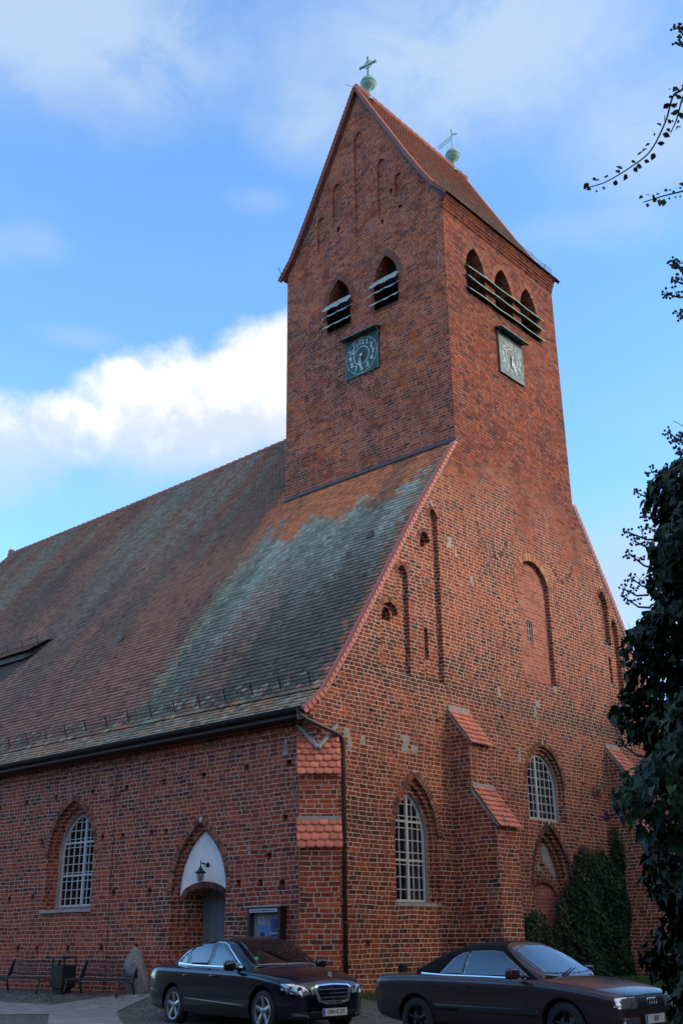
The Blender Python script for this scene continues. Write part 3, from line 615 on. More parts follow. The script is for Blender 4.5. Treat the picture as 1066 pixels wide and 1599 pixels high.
# ---- buttresses on the west front
def buttress(x, w, name='buttress'):
    mb = MB()
    side = [(0, -.6), (-1.27, -.6), (-1.27, 3.60), (-1.22, 3.66), (-.62, 4.50), (-.60, 5.62), (-.02, 6.45), (.02, 6.45), (.02, -.6)]
    P = [Vector((x, y, z)) for y, z in side]; mb.prism(P, (w, 0, 0)); b_ = mb.build(name, 'brick', church)
    mb = MB()   # cement fillets
    for (y0, z0, y1, z1) in ((0, 6.62, -.05, 6.45), (-.6, 4.62, -.66, 4.5)): mb.mark(); mb.box((x-.01, y1, z1), (x+w+.02, y0+.01, z0))
    for (ya, za, yb, zb) in ((0, 6.45, -.68, 5.58), (-.6, 4.48, -1.33, 3.56)):
        mb.mark(); mb.prism([(x-.012, ya, za-.09), (x-.012, yb, zb-.04), (x-.012, yb, zb+.0), (x-.012, ya, za+.04)], (.03, 0, 0))
    mb.build_each('mortar_fillet', 'plaster_old', b_)
    for (ya, za, yb, zb) in ((0, 6.52, -.72, 5.56), (-.62, 4.56, -1.40, 3.52)):
        tiles('cap_tiles', b_, [Vector((x-.04, yb, zb)), Vector((x-.04, ya, za))], Vector((1, 0, 0)), w+.08, 'tile_new', new_col, .19, .165, .035)
def new_col(y, s): return np.stack([np.full_like(y, .50), np.full_like(y, .135), np.full_like(y, .075)], 1)
# tile fields: profile points bottom->top, u axis, width
def tiles(name, parent, prof, U, width, mat_, colfn, tw=.18, expo=.155, lift=.03, keep=None, jit=.004, gain=1.):
    P = [Vector(p) for p in prof]; seg = [(P[i+1]-P[i]).length for i in range(len(P)-1)]; L = sum(seg); cum = np.cumsum([0]+seg)
    ncol = max(2, round(width/tw)); tw = width/ncol; nrow = max(2, round(L/expo)); expo = L/nrow
    U = np.array(U, float); PA = np.array([list(p) for p in P])
    rr, cc_ = np.meshgrid(np.arange(nrow), np.arange(ncol+1), indexing='ij'); rr = rr.ravel(); cc_ = cc_.ravel()
    off = np.where(rr % 2 == 1, .5, 0.); ok = ~((rr % 2 == 0) & (cc_ == ncol)); rr, cc_, off = rr[ok], cc_[ok], off[ok]
    u = (cc_-off)*tw+tw/2; s0 = rr*expo
    def posn(s):
        s = np.clip(s, 0, L); i = np.clip(np.searchsorted(cum, s, side='right')-1, 0, len(seg)-1); t = (s-cum[i])/np.array(seg)[i]
        return PA[i]+(PA[i+1]-PA[i])*t[:, None], (PA[i+1]-PA[i])/np.array(seg)[i][:, None]
    base, D = posn(s0); N = np.cross(np.broadcast_to(U, D.shape), D); N /= np.linalg.norm(N, axis=1)[:, None]
    if N[:, 2].mean() < 0: N = -N
    ctr = base+U*u[:, None]
    if keep is not None:
        k = keep(ctr); base, D, N, ctr, u, s0 = base[k], D[k], N[k], ctr[k], u[k], s0[k]
    n = len(u); hw = tw*.485; ln = expo*1.25
    tpl = [(-hw, ln, 0), (-hw, .32*tw, 0), (-hw*.8, .12*tw, 0), (-hw*.38, .01*tw, 0), (hw*.38, .01*tw, 0), (hw*.8, .12*tw, 0), (hw, .32*tw, 0), (hw, ln, 0)]
    th = .018
    V = []
    dj = rng.normal(0, jit, n); lj = rng.normal(0, jit*.6, n); tj = rng.normal(0, .02, n)
    for (a, b, _) in tpl:
        uu = np.clip(u+a, 0, width)-u
        z = lift*(1-b/ln)+.004+lj
        V.append(ctr+U*uu[:, None]+D*(b+dj)[:, None]+N*z[:, None])
    for (a, b, _) in tpl[1:7]:
        uu = np.clip(u+a, 0, width)-u
        z = lift*(1-b/ln)+.004+lj-th
        V.append(ctr+U*uu[:, None]+D*(b+dj)[:, None]+N*z[:, None])
    V = np.stack(V, 1).reshape(-1, 3); b0 = (np.arange(n)*14)[:, None]
    tri = np.array([[0, 1, 6], [0, 6, 7], [1, 2, 5], [1, 5, 6], [2, 3, 4], [2, 4, 5]]); q = []
    for i in range(1, 6): q += [[i, 7+i, 8+i], [i, 8+i, 1+i]]
    T = np.concatenate([tri, np.array(q)]); F = (b0[:, :, None]+T[None]).reshape(-1, 3)
    col = colfn(ctr[:, 1] if abs(U[1]) > .5 else u, s0/L); col = col*rng.uniform(.74, 1.2, (n, 1))*rng.normal(1, .03, (n, 3))
    dk = rng.random(n) < .04; col[dk] *= .65; col = col*gain
    return np_mesh(name, V, F, mat_, parent, np.repeat(np.clip(col, 0, 1), len(T), axis=0))
buttress(4.86, .90); buttress(13.02, .90)
# ---- diagonal corner buttress
s2 = 2**-.5; DN = Vector((-s2, -s2, 0)); DT = Vector((s2, -s2, 0)); hw = .44
cap_prof = [(.36, 4.34), (-.0, 4.87), (-.5, 5.55)]
mb = MB()
side = [(-.55, -.7), (.78, -.7), (.78, 2.84), (.34, 3.40), (.32, 4.34), (.0, 4.80), (-.46, 5.40), (-.55, 5.40)]
P = [DN*o+Vector((0, 0, z))-DT*(hw-.03) for o, z in side]
# keep outside the walls: the rear of the prism is inside the church corner
mb.prism(P, DT*(2*hw-.06)); cb = mb.build('corner_buttress', 'brick_north', church)
def keep_c(c): return np.minimum(c[:, 0], c[:, 1]) < -.0
tiles('cap_tiles', cb, [DN*.42+Vector((0, 0, 4.33))-DT*.47, DN*-.47+Vector((0, 0, 5.56))-DT*.47], DT, .94, 'tile_new', new_col, .205, .19, .035, keep=keep_c)
tiles('cap_tiles', cb, [DN*.86+Vector((0, 0, 2.80))-DT*.47, DN*.34+Vector((0, 0, 3.44))-DT*.47], DT, .94, 'tile_new', new_col, .205, .185, .035)
mb = MB()
for ax, n_ in ((Vector((0, 1, 0)), Vector((-1, 0, 0))), (Vector((1, 0, 0)), Vector((0, -1, 0)))):
    mb.mark(); mb.tube([n_*.03+ax*t+Vector((0, 0, 4.985+t*.93+.01*math.sin(t*20))) for t in np.linspace(-.03, .60, 9)], [.055, .05, .058, .05, .055, .048, .055, .05, .045], 6)
mb.mark(); mb.obox(DN*.33+Vector((0, 0, 3.45)), (DT, DN, Vector((0, 0, 1))), (.44, .05, .035))
mb.build_each('mortar_fillet', 'plaster_old', cb)
# ---- nave roof
RP = [(-.42, 5.74), (.2, 6.28), (1.08, 7.47), (2.19, 9.13), (3.89, 11.67), (5.89, 14.48), (9.188, 18.92)]
hip_k = .62
def keep_nave(c):
    x, y, z = c[:, 0], c[:, 1], c[:, 2]
    k = ~((x > T0-.06) & (y < TD+.05)); k &= y < YL+(ZR-z)*hip_k
    k &= ~((y > 15.6) & (z < 10.95+(y-17.3)*0) & (z > 9.5) & (y > 15.9+(10.95-z)*1.0) & (z > 10.95-(y-15.9)*2.2))
    return k
def smoothn(x, seed, sc_):
    g = np.random.default_rng(seed).random(400); xi = x*sc_+50; i = np.floor(xi).astype(int); f = xi-i; f = f*f*(3-2*f)
    return g[i % 400]*(1-f)+g[(i+1) % 400]*f
def fbm1(x, seed, sc_): return (smoothn(x, seed, sc_)*.5+smoothn(x, seed+1, sc_*2.1)*.3+smoothn(x, seed+2, sc_*4.7)*.2)
def fb2(y, s, seed, ky, ks): return fbm1(y*ky+3*smoothn(s*ks, seed+7, 1.), seed, 1.)*.6+fbm1(s*ks+2*smoothn(y*ky, seed+9, 1), seed+3, 1.)*.4
def nave_col(y, s):
    y = y+rng.normal(0, .16, len(y)); s0_ = s; s = s+rng.normal(0, .010, len(s)); red = np.array([.145, .070, .056]); dkr = np.array([.095, .05, .044]); gry = np.array([.115, .115, .115]); blu = np.array([.172, .185, .19]); drk = np.array([.062, .052, .048]); org = np.array([.30, .098, .052]); grn = np.array([.15, .165, .13])
    def L(c, d, f): return c*(1-f[:, None])+d*f[:, None]
    def st(x, a, b): t = np.clip((x-a)/(b-a), 0, 1); return t*t*(3-2*t)
    streak = fbm1(y, 3, 1.4); streak2 = fbm1(y+s*1.2, 31, 3.5)
    c = np.broadcast_to(red, (len(y), 3)).copy()
    c = L(c, dkr, st(fb2(y, s, 11, .5, 7), .38, .62)*.85)
    c = L(c, gry, st(streak*.7+.3*fb2(y, s, 17, .8, 4), .46, .62)*st(s, .15, .8)*.8*st(y, 8, 10))
    c = L(c, blu, st(np.abs(y-12.2-1.0*(1-s)), 1.6, .2)*st(s, .45, .75)*.4*st(streak2, .3, .6))
    c = L(c, blu, st(np.abs(y-16.5), 2.6, .2)*st(s, .5, .8)*.42*st(streak2, .3, .6))
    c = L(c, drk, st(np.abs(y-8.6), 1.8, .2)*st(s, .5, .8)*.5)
    c = L(c, np.array([.175, .068, .052]), st(np.abs(y-9.5), 2.2, .6)*st(s, .62, .35)*st(s, .1, .2)*.5)
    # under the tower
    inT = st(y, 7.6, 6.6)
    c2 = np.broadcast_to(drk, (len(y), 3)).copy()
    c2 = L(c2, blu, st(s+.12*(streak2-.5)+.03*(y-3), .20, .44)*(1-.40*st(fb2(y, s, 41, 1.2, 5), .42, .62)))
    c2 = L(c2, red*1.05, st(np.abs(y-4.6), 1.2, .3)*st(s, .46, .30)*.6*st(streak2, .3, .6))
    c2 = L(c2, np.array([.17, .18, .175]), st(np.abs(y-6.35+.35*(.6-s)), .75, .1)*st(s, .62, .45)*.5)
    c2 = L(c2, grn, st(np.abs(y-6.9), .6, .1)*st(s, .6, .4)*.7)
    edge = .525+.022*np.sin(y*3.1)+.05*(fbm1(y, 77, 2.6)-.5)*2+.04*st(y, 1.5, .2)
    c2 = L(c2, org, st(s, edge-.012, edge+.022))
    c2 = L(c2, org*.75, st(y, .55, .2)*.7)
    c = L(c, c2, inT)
    c = L(c, org*.8, st(np.abs(y-6.95-.25*(.7-s)), .62, .15)*st(s, .36, .55)*.75)
    c = L(c, np.array([.15, .125, .10]), st(s, .085, .03)*.8); rn = rng.random(len(y)); c = L(c, np.array([.24, .10, .06]), (s < .08)*(rn < .18)*.7); c = L(c, np.array([.2, .2, .17]), (s < .09)*(rn > .85)*.7)
    c = L(c, drk*.9, st(fb2(y, s, 57, 1.1, 3), .55, .7)*.5)
    return c
roof = tiles('nave_roof', church, [Vector((x, .02, z)) for x, z in RP], Vector((0, 1, 0)), 38.0, 'tile', nave_col, .185, .150, .036, keep=keep_nave, gain=np.array([2.05, 1.93, 1.50]))
def lerp_rp(z):
    for i in range(len(RP)-1):
        if RP[i][1] <= z <= RP[i+1][1]: return RP[i][0]+(RP[i+1][0]-RP[i][0])*(z-RP[i][1])/(RP[i+1][1]-RP[i][1])
mb = MB()      # underlay sheets, other slope and hip
for sgn in (0, 1):
    for i in range(len(RP)-1):
        (x0, z0), (x1, z1) = RP[i], RP[i+1]; f = (lambda x: x) if not sgn else (lambda x: W_-x)
        ya = .04; 
        if x1 > T0: ya = TD-.02
        e0 = YL+(ZR-z0)*hip_k; e1 = YL+(ZR-z1)*hip_k
        mb.add([(f(x0), ya, z0-.03), (f(x0), e0, z0-.03), (f(x1), e1, z1-.03), (f(x1), ya, z1-.03)], [(0, 1, 2, 3)])
mb.add([(RP[0][0], YL+(ZR-RP[0][1])*hip_k, RP[0][1]-.03), (W_-RP[0][0], YL+(ZR-RP[0][1])*hip_k, RP[0][1]-.03), (W_/2, YL, ZR-.03)], [(0, 1, 2)])
mb.build('roof_underlay', 'roof_under', roof)
# ridge and hip tiles
mb = MB()
for k in range(62):
    y = TD+.0+k*.36; 
    if y > YL: break
    sag = -.10*math.sin(math.pi*(y-TD)/(YL-TD)); mb.tube([(W_/2, y, ZR+.02+sag*.6+random.uniform(-.01, .01)), (W_/2, y+.39, ZR+.04+sag*.6)], [.13, .15], 8)
for k in range(46):
    t = k/46; a = Vector((W_/2, YL, ZR)); b = Vector((RP[0][0], YL+(ZR-RP[0][1])*hip_k, RP[0][1])); p = a.lerp(b, t); q = a.lerp(b, t+.024); mb.tube([p, q], [.12, .13], 6)
mb.tube([(W_/2, YL, ZR+.1), (W_/2, YL+.25, ZR+.22)], [.13, .16], 8)
mb.build('ridge_tiles', 'ridge', roof, smooth=False)
# verge tiles along the left rake, hanging over the west gable
mb = MB()
def along(P, step):
    out = []; 
    for i in range(len(P)-1):
        a, b = Vector(P[i]), Vector(P[i+1]); n = max(1, round((b-a).length/step))
        out += [(a.lerp(b, k/n), (b-a).normalized()) for k in range(n)]
    return out
for f in (0, 1):
    mb = MB(); pts = [((x if not f else W_-x), 0, z) for x, z in RP[:-1]]
    for p, d in along(pts, .17):
        nn = Vector((-d.z, 0, d.x)); nn = nn if nn.z > 0 else -nn
        k_ = random.uniform(.85, 1.12); c = p+nn*.035+Vector((0, .03, 0))
        mb.obox(c+d*.02+Vector((0, .03, 0)), (d+nn*.13, Vector((0, 1, 0)), nn), (.1, .05, .011))
        q0 = c+Vector((0, -.075, 0)); pol = [(-.085, .03), (-.10, -.01), (-.085, -.055), (-.045, -.088), (.01, -.092), (.10, -.075), (.10, .03)]
        mb.prism([q0+d*a+nn*b_+Vector((0, -.03+.13*(a+.1), 0)) for a, b_ in pol], (0, .016, 0))
    mb.build('verge_tiles', 'verge', roof)
mb = MB()      # pale mortar line under the verge
for f in (0, 1):
    mb.mark(); pts = [((x if not f else W_-x), 0, z) for x, z in RP[1:-1]]
    for i in range(len(pts)-1):
        a, b = Vector(pts[i]), Vector(pts[i+1]); d = (b-a).normalized(); nn = Vector((-d.z, 0, d.x)); nn = nn if nn.z > 0 else -nn
        mb.obox((a+b)/2-nn*.062+Vector((0, .0, 0)), (d, Vector((0, 1, 0)), nn), ((b-a).length/2, .022, .02))
mb.build_each('verge_mortar', 'mortar', roof)
# flashing at the tower foot
mb = MB(); mb.obox((T0-.06, TD/2, 14.50), (Vector((0, 1, 0)), Vector((-.75, 0, -.9)), Vector((1, 0, -.7))), (TD/2+.1, .09, .012)); mb.box((T0-.015, -.0, 14.42), (T0+.01, TD, 14.60))
mb.build('flashing', 'lead', roof)
# ---- dormer with sloping roof
mb = MB(); dz = 10.72
dm = [(3.30, 15.9, 10.95), (3.05, 22, 10.35)]
mb.add([(3.62, 15.75, 11.18), (3.62, 24, 11.18), (2.82, 24, 10.60), (2.98, 16.9, 10.62), (3.42, 15.75, 10.92)], [(0, 1, 2, 3, 4)])
mb.add([(3.62, 15.75, 11.12), (3.62, 24, 11.12), (2.82, 24, 10.50), (2.98, 16.9, 10.52), (3.42, 15.75, 10.86)], [(0, 4, 3, 2, 1)])
mb.add([(2.82, 24, 10.60), (2.98, 16.9, 10.62), (2.98, 16.9, 10.44), (2.82, 24, 10.42)], [(0, 1, 2, 3)])
mb.add([(3.42, 15.75, 10.92), (2.98, 16.9, 10.62), (2.98, 16.9, 10.44), (3.42, 15.75, 10.86)], [(0, 1, 2, 3)])
dmr = mb.build('dormer_roof', 'wood_dark', church)
mb = MB(); mb.prism([(3.25, 16.3, 10.75), (3.25, 24, 10.75), (2.96, 24, 9.0), (2.96, 17.6, 9.9)], (.3, 0, 0)); mb.build('dormer_wall', 'brick_north', dmr)
tiles('dormer_tiles', dmr, [Vector((2.80, 16.4, 10.63)), Vector((3.66, 16.0, 11.24))], Vector((0, 1, 0)), 7.6, 'tile', nave_col, .18, .15, .035, gain=np.array([1.95, 1.85, 1.62]))
# ---- eaves gutter, downpipe, snow guards
mb = MB(); n_ = 8
for k in range(n_):
    a0, a1 = math.pi+math.pi*k/n_, math.pi+math.pi*(k+1)/n_
    mb.add([(-.52+.085*math.cos(a), y, 5.79+.085*math.sin(a)) for y in (-.05, 34) for a in (a0, a1)], [(0, 1, 3, 2)])
mb.add([(-.52+.085*math.cos(math.pi+math.pi*k/n_), -.05, 5.79+.085*math.sin(math.pi+math.pi*k/n_)) for k in range(n_+1)], [tuple(range(n_+1))])
mb.tube([(-.61, -.05, 5.795), (-.61, 34, 5.795)], .012, 6); mb.build('gutter', 'gutter', church, smooth=False)
mb = MB(); mb.tube([(-.52, .06, 5.74), (-.50, .02, 5.60), (-.40, -.06, 5.52), (.30, -.16, 5.34), (.54, -.17, 5.28), (.64, -.16, 5.16), (.66, -.15, 4.95), (.68, -.13, -.3)], .052, 10)
for p in ((.66, -.15, 4.6), (.667, -.142, 3.0), (.673, -.138, 1.4)): mb.lathe([(.052, -.02), (.062, -.02), (.062, .02), (.052, .02)], p, n=10)
mb.lathe([(.054, -.2), (.075, .0), (.10, .06)], (-.52, .06, 5.72), n=10)
mb.build('downpipe', 'pipe', church, smooth=True)
def snow_guard(P, Q, up, h, nm, par, step=.085):
    P, Q = Vector(P), Vector(Q); L = (Q-P).length; d = (Q-P)/L; mb = MB(); up = Vector(up).normalized(); n = int(L/step)
    for t in (0, .45, 1): mb.tube([P+up*h*t, Q+up*h*t], .008, 4)
    for i in range(n+1): p = P+d*(i*L/n); mb.tube([p, p+up*h], .0055, 3, cap=False)
    for i in range(int(L/.95)+1):
        p = P+d*(i*.95+.1); mb.obox(p+up*h*.4+Vector((.0, 0, -.02)), (up, d, up.cross(d)), (h*.8, .012, .008))
    return mb.build(nm, 'metal_dark', par)
snow_guard((.34, .45, 6.58), (.34, 34, 6.58), (-.35, 0, .94), .24, 'snow_guard', roof)
snow_guard((3.16, 16.3, 10.96), (3.16, 23.5, 10.96), (-.35, 0, .94), .24, 'snow_guard', roof)
snow_guard((T0+2.3, .0, 23.38), (T1+.05, .0, 23.38), (0, -.25, .94), .30, 'snow_guard', church, .07)
mb = MB(); mb.tube([(-.10, 7.05, 5.5), (-.02, 7.06, 5.2), (-.012, 7.12, 4.6), (-.012, 7.06, 3.6), (-.012, 7.06, 2.4), (-.012, 7.05, 1.3), (-.012, 7.05, 0)], .007, 5); mb.build('earthing_cable', 'metal_dark', church)
# roof hooks and two glazed roof tiles
mb = MB()
for (y, s_) in ((6.2, .72), (3.6, .88), (1.5, .9), (8.0, .66), (12.9, .86), (4.3, .6), (5.9, .42), (2.2, .66), (9.9, .55), (7.4, .3), (.9, .62), (3.0, .45), (5.2, .28), (9.5, .47)):
    i = min(int(s_*6), 5); t = s_*6-i; x = RP[i][0]+(RP[i+1][0]-RP[i][0])*t; z = RP[i][1]+(RP[i+1][1]-RP[i][1])*t
    mb.mark(); mb.obox((x-.06, y, z+.08), (Vector((.55, 0, .83)), Vector((0, 1, 0)), Vector((-.83, 0, .55))), (.11, .014, .008)); mb.tube([(x-.1, y, z), (x-.16, y, z+.1)], .01, 4)
mb.build_each('roof_hook', 'steel', roof)
mb = MB()
for y, z in ((10.95, 9.93), (1.35, 11.2)):
    x = lerp_rp(z); mb.mark(); mb.obox((x-.045, y, z+.05), (Vector((.55, 0, .83)), Vector((0, 1, 0)), Vector((-.83, 0, .55))), (.13, .09, .012))
mb.build_each('glass_tile', 'lead', roof)
# ---- tower roof
def tw_col(y, s):
    n = len(y); c = np.broadcast_to(np.array([.22, .068, .045]), (n, 3)).copy(); t = np.clip((fb2(y, s, 91, 1.0, 5)-.35)/.3, 0, 1)[:, None]
    g = np.clip((.62-s)/.25, 0, 1)[:, None]*np.clip((y-.4)/1., 0, 1)[:, None]*.75; c = c*(1-t*.4)+np.array([.10, .07, .055])*t*.4
    return c*(1-g)+np.array([.115, .092, .072])*g
TP = [(-.24, 23.20), (.25, 23.77), (.69, 24.52), (1.25, 25.54), (2.23, 27.43), (3.44, ZA+.06)]
tr_ = tiles('tower_roof', church, [Vector((T0-.08, e, z)) for e, z in TP], Vector((1, 0, 0)), T1-T0+.2, 'tile', tw_col, .18, .150, .035, gain=1.35)
mb = MB()
for i in range(len(TP)-1):
    for f in (lambda e: e, lambda e: TD-e):
        (e0, z0), (e1, z1) = TP[i], TP[i+1]; a, b = T0-.06, T1+.06
        mb.add([(a, f(e0), z0-.02), (b, f(e0), z0-.02), (b, f(e1), z1-.02), (a, f(e1), z1-.02)], [(0, 1, 2, 3)])
mb.build('roof_underlay', 'ridge', tr_)
mb = MB()
for k in range(19): x = T0-.1+k*.36; mb.tube([(x, TD/2, ZA+.08), (x+.38, TD/2, ZA+.10)], [.11, .13], 8)
for p in range(24): pass
mb.build('ridge_tiles', 'ridge', tr_)
mb = MB()
for f in (0, 1):
    for xx, sg in ((T0-.1, -1), (T1+.1, 1)):
        pts = [(xx, (e if not f else TD-e), z+.0) for e, z in TP]
        mb = MB()
        for p, d in along(pts, .16):
            nn = Vector((0, -d.z, d.y)); nn = nn if nn.z > 0 else -nn
            mb.obox(p+nn*.02, (d+nn*.12, Vector((1, 0, 0)), nn), (.095, .09, .012)); mb.obox(p-nn*.04+Vector((sg*.05, 0, 0)), (d+nn*.1, nn, Vector((1, 0, 0))), (.085, .05, .011))
        mb.build('verge_tiles', 'ridge', tr_)

mb = MB()
for i in range(len(TP)-1):
    for f in (0, 1):
        a, b = [Vector((T0-.02, (e if not f else TD-e), z)) for e, z in (TP[i], TP[i+1])]; d = (b-a).normalized(); nn = Vector((0, -d.z, d.y)); nn = nn if nn.z > 0 else -nn
        mb.obox((a+b)/2-nn*.13, (d, Vector((1, 0, 0)), nn), ((b-a).length/2, .012, .022 if f else .03))
mb.build('verge_flashing', 'lead', tr_)
mb = MB()
for x in (7.1, 8.6, 10.2): mb.mark(); mb.obox((x, 2.6, 28.25), (Vector((0, .5, .85)), Vector((1, 0, 0)), Vector((0, -.85, .5))), (.12, .012, .01))
for x, y, z in ((6.9, 1.3, 25.75), (8.2, 1.3, 25.75), (9.6, 1.3, 25.75)): mb.mark(); mb.obox((x, y-.05, z), (Vector((0, .5, .85)), Vector((1, 0, 0)), Vector((0, -.85, .5))), (.12, .012, .01))
mb.build_each('roof_hook', 'steel', tr_)
mb = MB(); mb.mark(); mb.tube([(T0-.2, TD+.14, 23.35), (T0-.28, TD+.2, 23.62)], .012, 4); mb.mark(); mb.tube([(T0-.1, TD/2+.05, ZA+.1), (T0-.35, TD/2+.3, ZA+.18)], .007, 4); mb.build_each('lightning_rod', 'metal_dark', church)
# finials
def finial(x, kind):
    z = ZA+.02; mb = MB()
    mb.lathe([(.17, -.1), (.13, .08), (.06, .22), (.055, .36), (.10, .46), (.22, .56), (.275, .66), (.28, .72), (.30, .73), (.30, .76), (.28, .77), (.27, .84), (.2, .95), (.09, 1.02), (.04, 1.06)], (x, TD/2, z), n=20)
    b = mb.build('finial_ball', 'copper', church, smooth=True)
    if kind == 'cross':
        mb = MB(); c = Vector((x, TD/2, z)); a = Vector((.15, -1, 0)).normalized()
        mb.obox(c+Vector((0, 0, 1.50)), (a, Vector((0, 0, 1)), a.cross(Vector((0, 0, 1)))), (.035, .52, .03)); mb.obox(c+Vector((0, 0, 1.64)), (a, Vector((0, 0, 1)), a.cross(Vector((0, 0, 1)))), (.34, .035, .032))
        for k in range(10):
            t0, t1 = 2*math.pi*k/10, 2*math.pi*(k+1)/10; mb.tube([c+Vector((0, 0, 1.64))+(a*math.cos(t)+Vector((0, 0, 1))*math.sin(t))*.17 for t in (t0, t1)], .018, 5)
        for e in ((.34, 0), (-.34, 0)): mb.obox(c+a*e[0]+Vector((0, 0, 1.64)), (a, Vector((0, 0, 1)), a.cross(Vector((0, 0, 1)))), (.02, .055, .035))
        mb.build('cross', 'copper', church)
    else:
        mb = MB(); c = Vector((x, TD/2, z)); a = Vector((-.5, .85, 0)).normalized()
        mb.tube([c+Vector((0, 0, 1.0)), c+Vector((0, 0, 1.95))], .022, 6)
        for t in (0, .1, .2): mb.tube([c+Vector((0, 0, 1.75-t)), c+a*.55+Vector((0, 0, 1.30-t))], .011, 4)
        for k in range(6): p = c+a*(.55*k/5)+Vector((0, 0, 1.75-.45*k/5)); mb.tube([p, p-Vector((0, 0, .2))], .009, 4)
        mb.obox(c-a*.1+Vector((0, 0, 1.80)), (a, Vector((0, 0, 1)), a.cross(Vector((0, 0, 1)))), (.12, .03, .01))
        for t in (0, 1, 2, 3): q = Vector((math.cos(t*math.pi/4), 0, math.sin(t*math.pi/4))); mb.tube([c+Vector((0, 0, 1.98))-q*.1, c+Vector((0, 0, 1.98))+q*.1], .01, 4)
        mb.build('weather_vane', 'copper', church)
finial(T0+.66, 'cross'); finial(T1-.66, 'vane')
# ---- louvres
mb = MB()
def board(fr, a0, a1, z, out, drop, th=.03):
    n = 8; vs_ = []; 
    for i in range(n+1):
        a = a0+(a1-a0)*i/n; w = .018*math.sin(i*1.9+z*7)+random.uniform(-.008, .008)
        for (dd, zz) in ((.16, z+w*.3), (-out, z-drop+w), (-out, z-drop+w-th), (.16, z-th)): vs_.append(fr.p(a, zz, dd))
    fs = [(0, 1, 2, 3), tuple(4*n+k for k in (3, 2, 1, 0))]
    for i in range(n):
        for k in range(4): fs.append((4*i+k, 4*i+(k+1) % 4, 4*i+4+(k+1) % 4, 4*i+4+k))
    mb.add(vs_, fs)
for z in (21.33, 20.93, 20.50):
    mb = MB(); board(FW, 6.97, 11.5, z, .14, .30, .03); mb.build('louvre_board', 'copper', church)
for a0, a1 in ((3.88, 5.02), (1.84, 2.96)):
    for z in (21.36, 20.95, 20.55): mb = MB(); board(FTS, a0, a1, z, .24, .36+.14*(z > 21.2), .03); mb.build('louvre_board', 'louvre', church)
mb = MB()
for a0, a1 in ((7.02, 8.1), (8.64, 9.72), (10.2, 11.26)): mb.mark(); mb.box((a0, -.012, 19.98), (a1, .45, 20.09))
for a0, a1 in ((3.93, 4.97), (1.89, 2.90)): mb.mark(); mb.box((T0-.012, a0, 19.98), (T0+.45, a1, 20.09))
mb.build_each('louvre_sill', 'brick_dark', church)
# ---- clocks
def text_mesh(body, size, origin, U, V, name, mat_, parent, ext=.004):
    cu_ = bpy.data.curves.new('txt', 'FONT'); cu_.body = body; cu_.size = size; cu_.align_x = 'CENTER'; cu_.align_y = 'CENTER'; cu_.extrude = ext; cu_.offset = size*.012
    to = bpy.data.objects.new('txt', cu_); COL.objects.link(to); dg = bpy.context.evaluated_depsgraph_get(); me = bpy.data.meshes.new_from_object(to.evaluated_get(dg)); bpy.data.objects.remove(to)
    U, V = Vector(U).normalized(), Vector(V).normalized(); N = U.cross(V); O = Vector(origin)
    off = par_off(parent)
    for v in me.vertices: v.co = O+U*v.co.x+V*v.co.y+N*v.co.z-off
    me.materials.clear(); me.materials.append(M[mat_] if isinstance(mat_, str) else mat_)
    o = bpy.data.objects.new(name, me); hook(o, parent); return o
def clock(C, U, N, sx, sz, ma, hands):      # U = reader's right, N = outward
    Z = Vector((0, 0, 1)); C = Vector(C); mb = MB(); mb.obox(C-N*.02, (U, Z, N), (sx/2, sz/2, .03))
    mb.mi = 1
    for s_ in (-1, 1): mb.obox(C+U*s_*(sx/2-.012)+N*.012, (U, Z, N), (.012, sz/2, .006))
    mb.obox(C-Z*(sz/2-.012)+N*.012, (U, Z, N), (sx/2-.026, .012, .006))
    b = mb.build('clock_board', [ma, 'copper_dark'], church)
    mb = MB(); mb.prism([C+Z*(sz/2+.10)-U*(sx/2+.1)-N*.05, C+Z*(sz/2+.02)-U*(sx/2+.1)+N*.26, C+Z*(sz/2+.05)-U*(sx/2+.1)+N*.26, C+Z*(sz/2+.14)-U*(sx/2+.1)-N*.05], U*(sx+.2)); 
    for s_ in (-1, 1): mb.tube([C+Z*(sz/2-.12)+U*s_*(sx/2+.05), C+Z*(sz/2+.03)+U*s_*(sx/2+.05)+N*.2], .014, 5)
    mb.build('hood', 'copper_dark', b)
    rr = min(sx, sz)/2
    D = C+N*.014
    for i in range(1, 13): t = math.pi/2-2*math.pi*i/12; text_mesh(str(i), .25, D+(U*math.cos(t)+Z*math.sin(t))*rr*.69, U, Z, 'numeral', 'white', b)
    mb = MB()
    for k in range(40):
        t0, t1 = 2*math.pi*k/40, 2*math.pi*(k+1)/40
        mb.add([D+(U*math.cos(t)+Z*math.sin(t))*r_+N*.003 for t in (t0, t1) for r_ in (rr*.44, rr*.475)], [(0, 1, 3, 2)])
    for k in range(60):
        t = 2*math.pi*k/60; mb.obox(D+(U*math.cos(t)+Z*math.sin(t))*rr*(.93)+N*.003, (U*math.cos(t)+Z*math.sin(t), U*math.sin(t)-Z*math.cos(t), N), (.022 if k % 5 else .035, .008 if k % 5 else .013, .003))
    mb.build('minute_ring', 'white', b)
    for (t, l, w_) in hands:
        t = math.pi/2-2*math.pi*t/60; d = U*math.cos(t)+Z*math.sin(t); q = N.cross(d); mb = MB()
        mb.prism([D+N*.035-d*.1+q*w_*.6, D+N*.035-d*.1-q*w_*.6, D+N*.035+d*l*.75-q*w_, D+N*.035+d*l, D+N*.035+d*l*.75+q*w_], N*.008)
        mb.build('clock_hand', 'white', b)
    mb = MB(); mb.lathe([(.05, 0), (.05, .05), (.0, .055)], D, N, 12); mb.build('hub', 'white', b)
